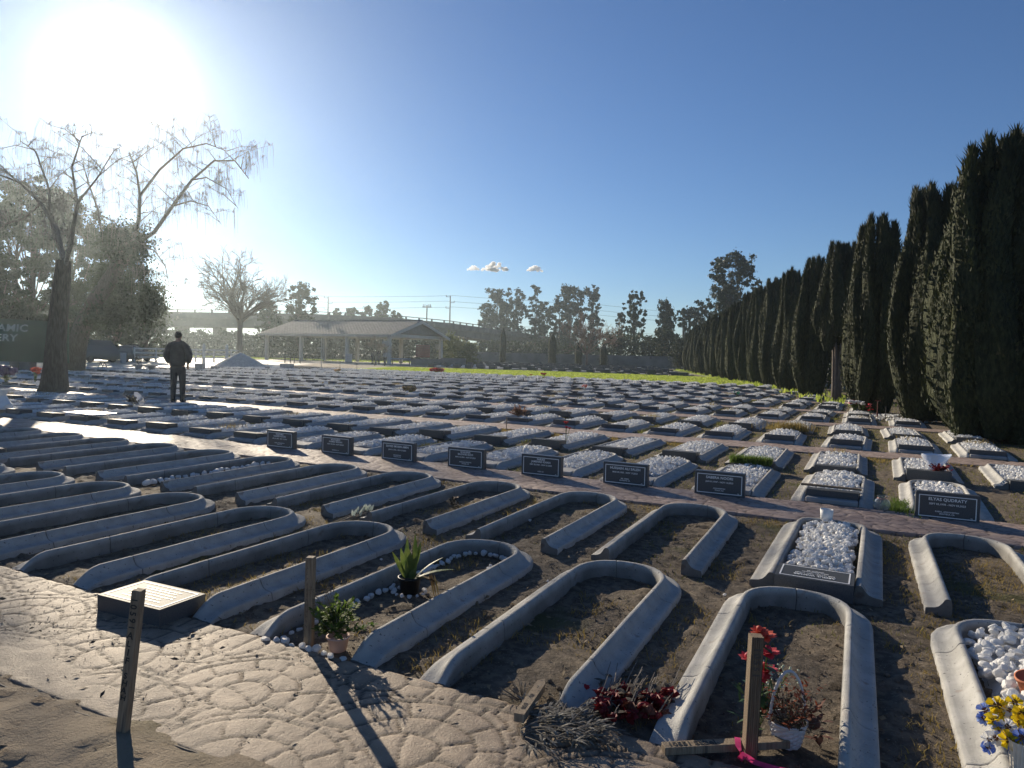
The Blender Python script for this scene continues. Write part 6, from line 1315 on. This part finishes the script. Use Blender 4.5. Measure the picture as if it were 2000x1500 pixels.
# ---------------------------------------------------------------- people
def skinmesh(name, joints, edges, sub=2):
    me = bpy.data.meshes.new(name); me.from_pydata([j[0] for j in joints], edges, []); o = bpy.data.objects.new(name, me); COL.objects.link(o)
    m = o.modifiers.new('s', 'SKIN'); m.use_smooth_shade = True; s = o.modifiers.new('u', 'SUBSURF'); s.levels = sub; s.render_levels = sub
    sk = me.skin_vertices[0].data if me.skin_vertices else None
    if sk is None:
        bpy.context.view_layer.update(); sk = me.skin_vertices[0].data if me.skin_vertices else None
    if sk:
        for i, j in enumerate(joints): sk[i].radius = (j[1], j[2] if len(j) > 2 else j[1]); sk[i].use_root = (i == 0)
    dg = bpy.context.evaluated_depsgraph_get(); r = bpy.data.meshes.new_from_object(o.evaluated_get(dg)); bpy.data.objects.remove(o); return r
def person(loc, rz, h, label, mj, mt, group=None, hands='pocket', cap=None):
    """stands with the back towards -Y; every length in metres for a 1.75 m figure, then scaled"""
    g = empty('person', loc, rz, label, 'person', group); k = h/1.75; g.scale = (k, k, k)
    elb = .31 if hands == 'pocket' else .24; hx = .21 if hands == 'pocket' else .27; hy = .07
    J = [((0, 0, .96), .135, .10), ((0, .0, 1.15), .125, .095), ((0, -.01, 1.34), .15, .10), ((0, .0, 1.46), .075, .07), ((0, .015, 1.53), .052, .055), ((0, .02, 1.60), .072, .085), ((0, .015, 1.70), .062, .078)]
    E = [(0, 1), (1, 2), (2, 3), (3, 4), (4, 5), (5, 6)]
    for s in (-1, 1):
        b = len(J); J += [((s*.17, -.01, 1.41), .058), ((s*elb*.86, -.03, 1.14), .044), ((s*hx, hy, .96), .034), ((s*hx*.96, hy+.02, .90), .033, .02)]
        E += [(3, b), (b, b+1), (b+1, b+2), (b+2, b+3)]
        for f in range(4): J.append(((s*(hx*.96-.028+f*.018), hy+.03, .83-(.012 if f in (1, 2) else 0)), .0085)); E.append((b+3, len(J)-1))
        J.append(((s*(hx*.96-.045), hy+.045, .87), .009)); E.append((b+3, len(J)-1))
        b = len(J); J += [((s*.095, 0, .88), .088), ((s*.105, .015, .50), .055), ((s*.11, -.01, .09), .040), ((s*.115, .09, .03), .035, .028)]; E += [(0, b), (b, b+1), (b+1, b+2), (b+2, b+3)]
    me = skinmesh('body', J, E, 2); M_skin = mat('skin', (.28, .17, .12), (.34, .21, .15), 20, .6); me.materials.append(M_skin); bo = bpy.data.objects.new('body', me); COL.objects.link(bo); bo.parent = g
    b = MB(); b.sm = True
    for s in (-1, 1): b.ell((s*.074, .02, 1.615), (.012, .02, .030), 8, 6); b.ell((s*.028, .098, 1.635), (.012, .008, .008), 8, 5)
    b.ell((0, .108, 1.605), (.012, .016, .022), 8, 6); b.ell((0, .098, 1.565), (.022, .007, .006), 8, 5); b.build('face_features', M_skin, g)
    b = MB(); b.sm = True; b.ell((0, .005, 1.665), (.082, .096, .098), 16, 10, .03)
    if cap: b.ell((0, .03, 1.70), (.085, .11, .05), 14, 7); b.ell((0, .11, 1.68), (.06, .06, .012), 10, 4)
    b.build('cap' if cap else 'hair', cap or mat('black_hair', (.015, .012, .01), (.03, .025, .02), 60, .6), g)
    J = [((0, -.005, .84), .185, .14), ((0, -.005, 1.0), .20, .145), ((0, -.01, 1.16), .205, .145), ((0, -.015, 1.33), .215, .145), ((0, -.01, 1.46), .10, .085), ((0, .0, 1.52), .072, .07)]; E = [(0, 1), (1, 2), (2, 3), (3, 4), (4, 5)]
    for s in (-1, 1): b_ = len(J); J += [((s*.185, -.015, 1.41), .092), ((s*elb*.93, -.035, 1.15), .088), ((s*hx*1.04, hy-.01, .96), .070)]; E += [(4, b_), (b_, b_+1), (b_+1, b_+2)]
    me = skinmesh('jacket', J, E, 2); me.materials.append(mj); o = bpy.data.objects.new('jacket', me); COL.objects.link(o); o.parent = g
    J = [((0, 0, .95), .150, .115), ((0, 0, .86), .15, .12)]; E = [(0, 1)]
    for s in (-1, 1): b_ = len(J); J += [((s*.095, 0, .78), .105), ((s*.107, .01, .48), .078), ((s*.113, -.01, .12), .062), ((s*.114, -.005, .06), .064)]; E += [(1, b_), (b_, b_+1), (b_+1, b_+2), (b_+2, b_+3)]
    me = skinmesh('trousers', J, E, 2); me.materials.append(mt); o = bpy.data.objects.new('trousers', me); COL.objects.link(o); o.parent = g
    for s in (-1, 1): b = MB(); b.sm = True; b.ell((s*.115, .05, .04), (.05, .135, .045), 12, 7); b.ell((s*.115, -.04, .05), (.045, .06, .05), 10, 6); b.build('shoe', M_black, g)
    return g
M_jk = mat('dark_jacket', (.035, .035, .04), (.055, .055, .06), 9, .8, .01, 9); M_tr = mat('dark_trousers', (.03, .032, .038), (.045, .048, .055), 9, .85, .01, 9)
dP = 19.35; pp = D(348, dP); person(pp, YAW+R_(4), 1.93, 'large dark-dressed person standing on a path with hands in pockets, seen from behind', M_jk, M_tr)
M_gj = mat('grey_top', (.25, .25, .26), (.32, .32, .33), 9, .8)
person(D(752, 88), YAW+R_(150), 1.75, 'person in a light top and white cap beside the pavilion post', M_gj, M_tr, None, 'down', M_white)
person(D(728, 90), YAW+R_(60), 1.75, 'dark-dressed person farthest left under the pavilion', M_jk, M_tr, None, 'down')
person(D(740, 92), YAW+R_(-120), 1.72, 'dark-dressed person between the other two under the pavilion', M_tr, M_jk, None, 'down')
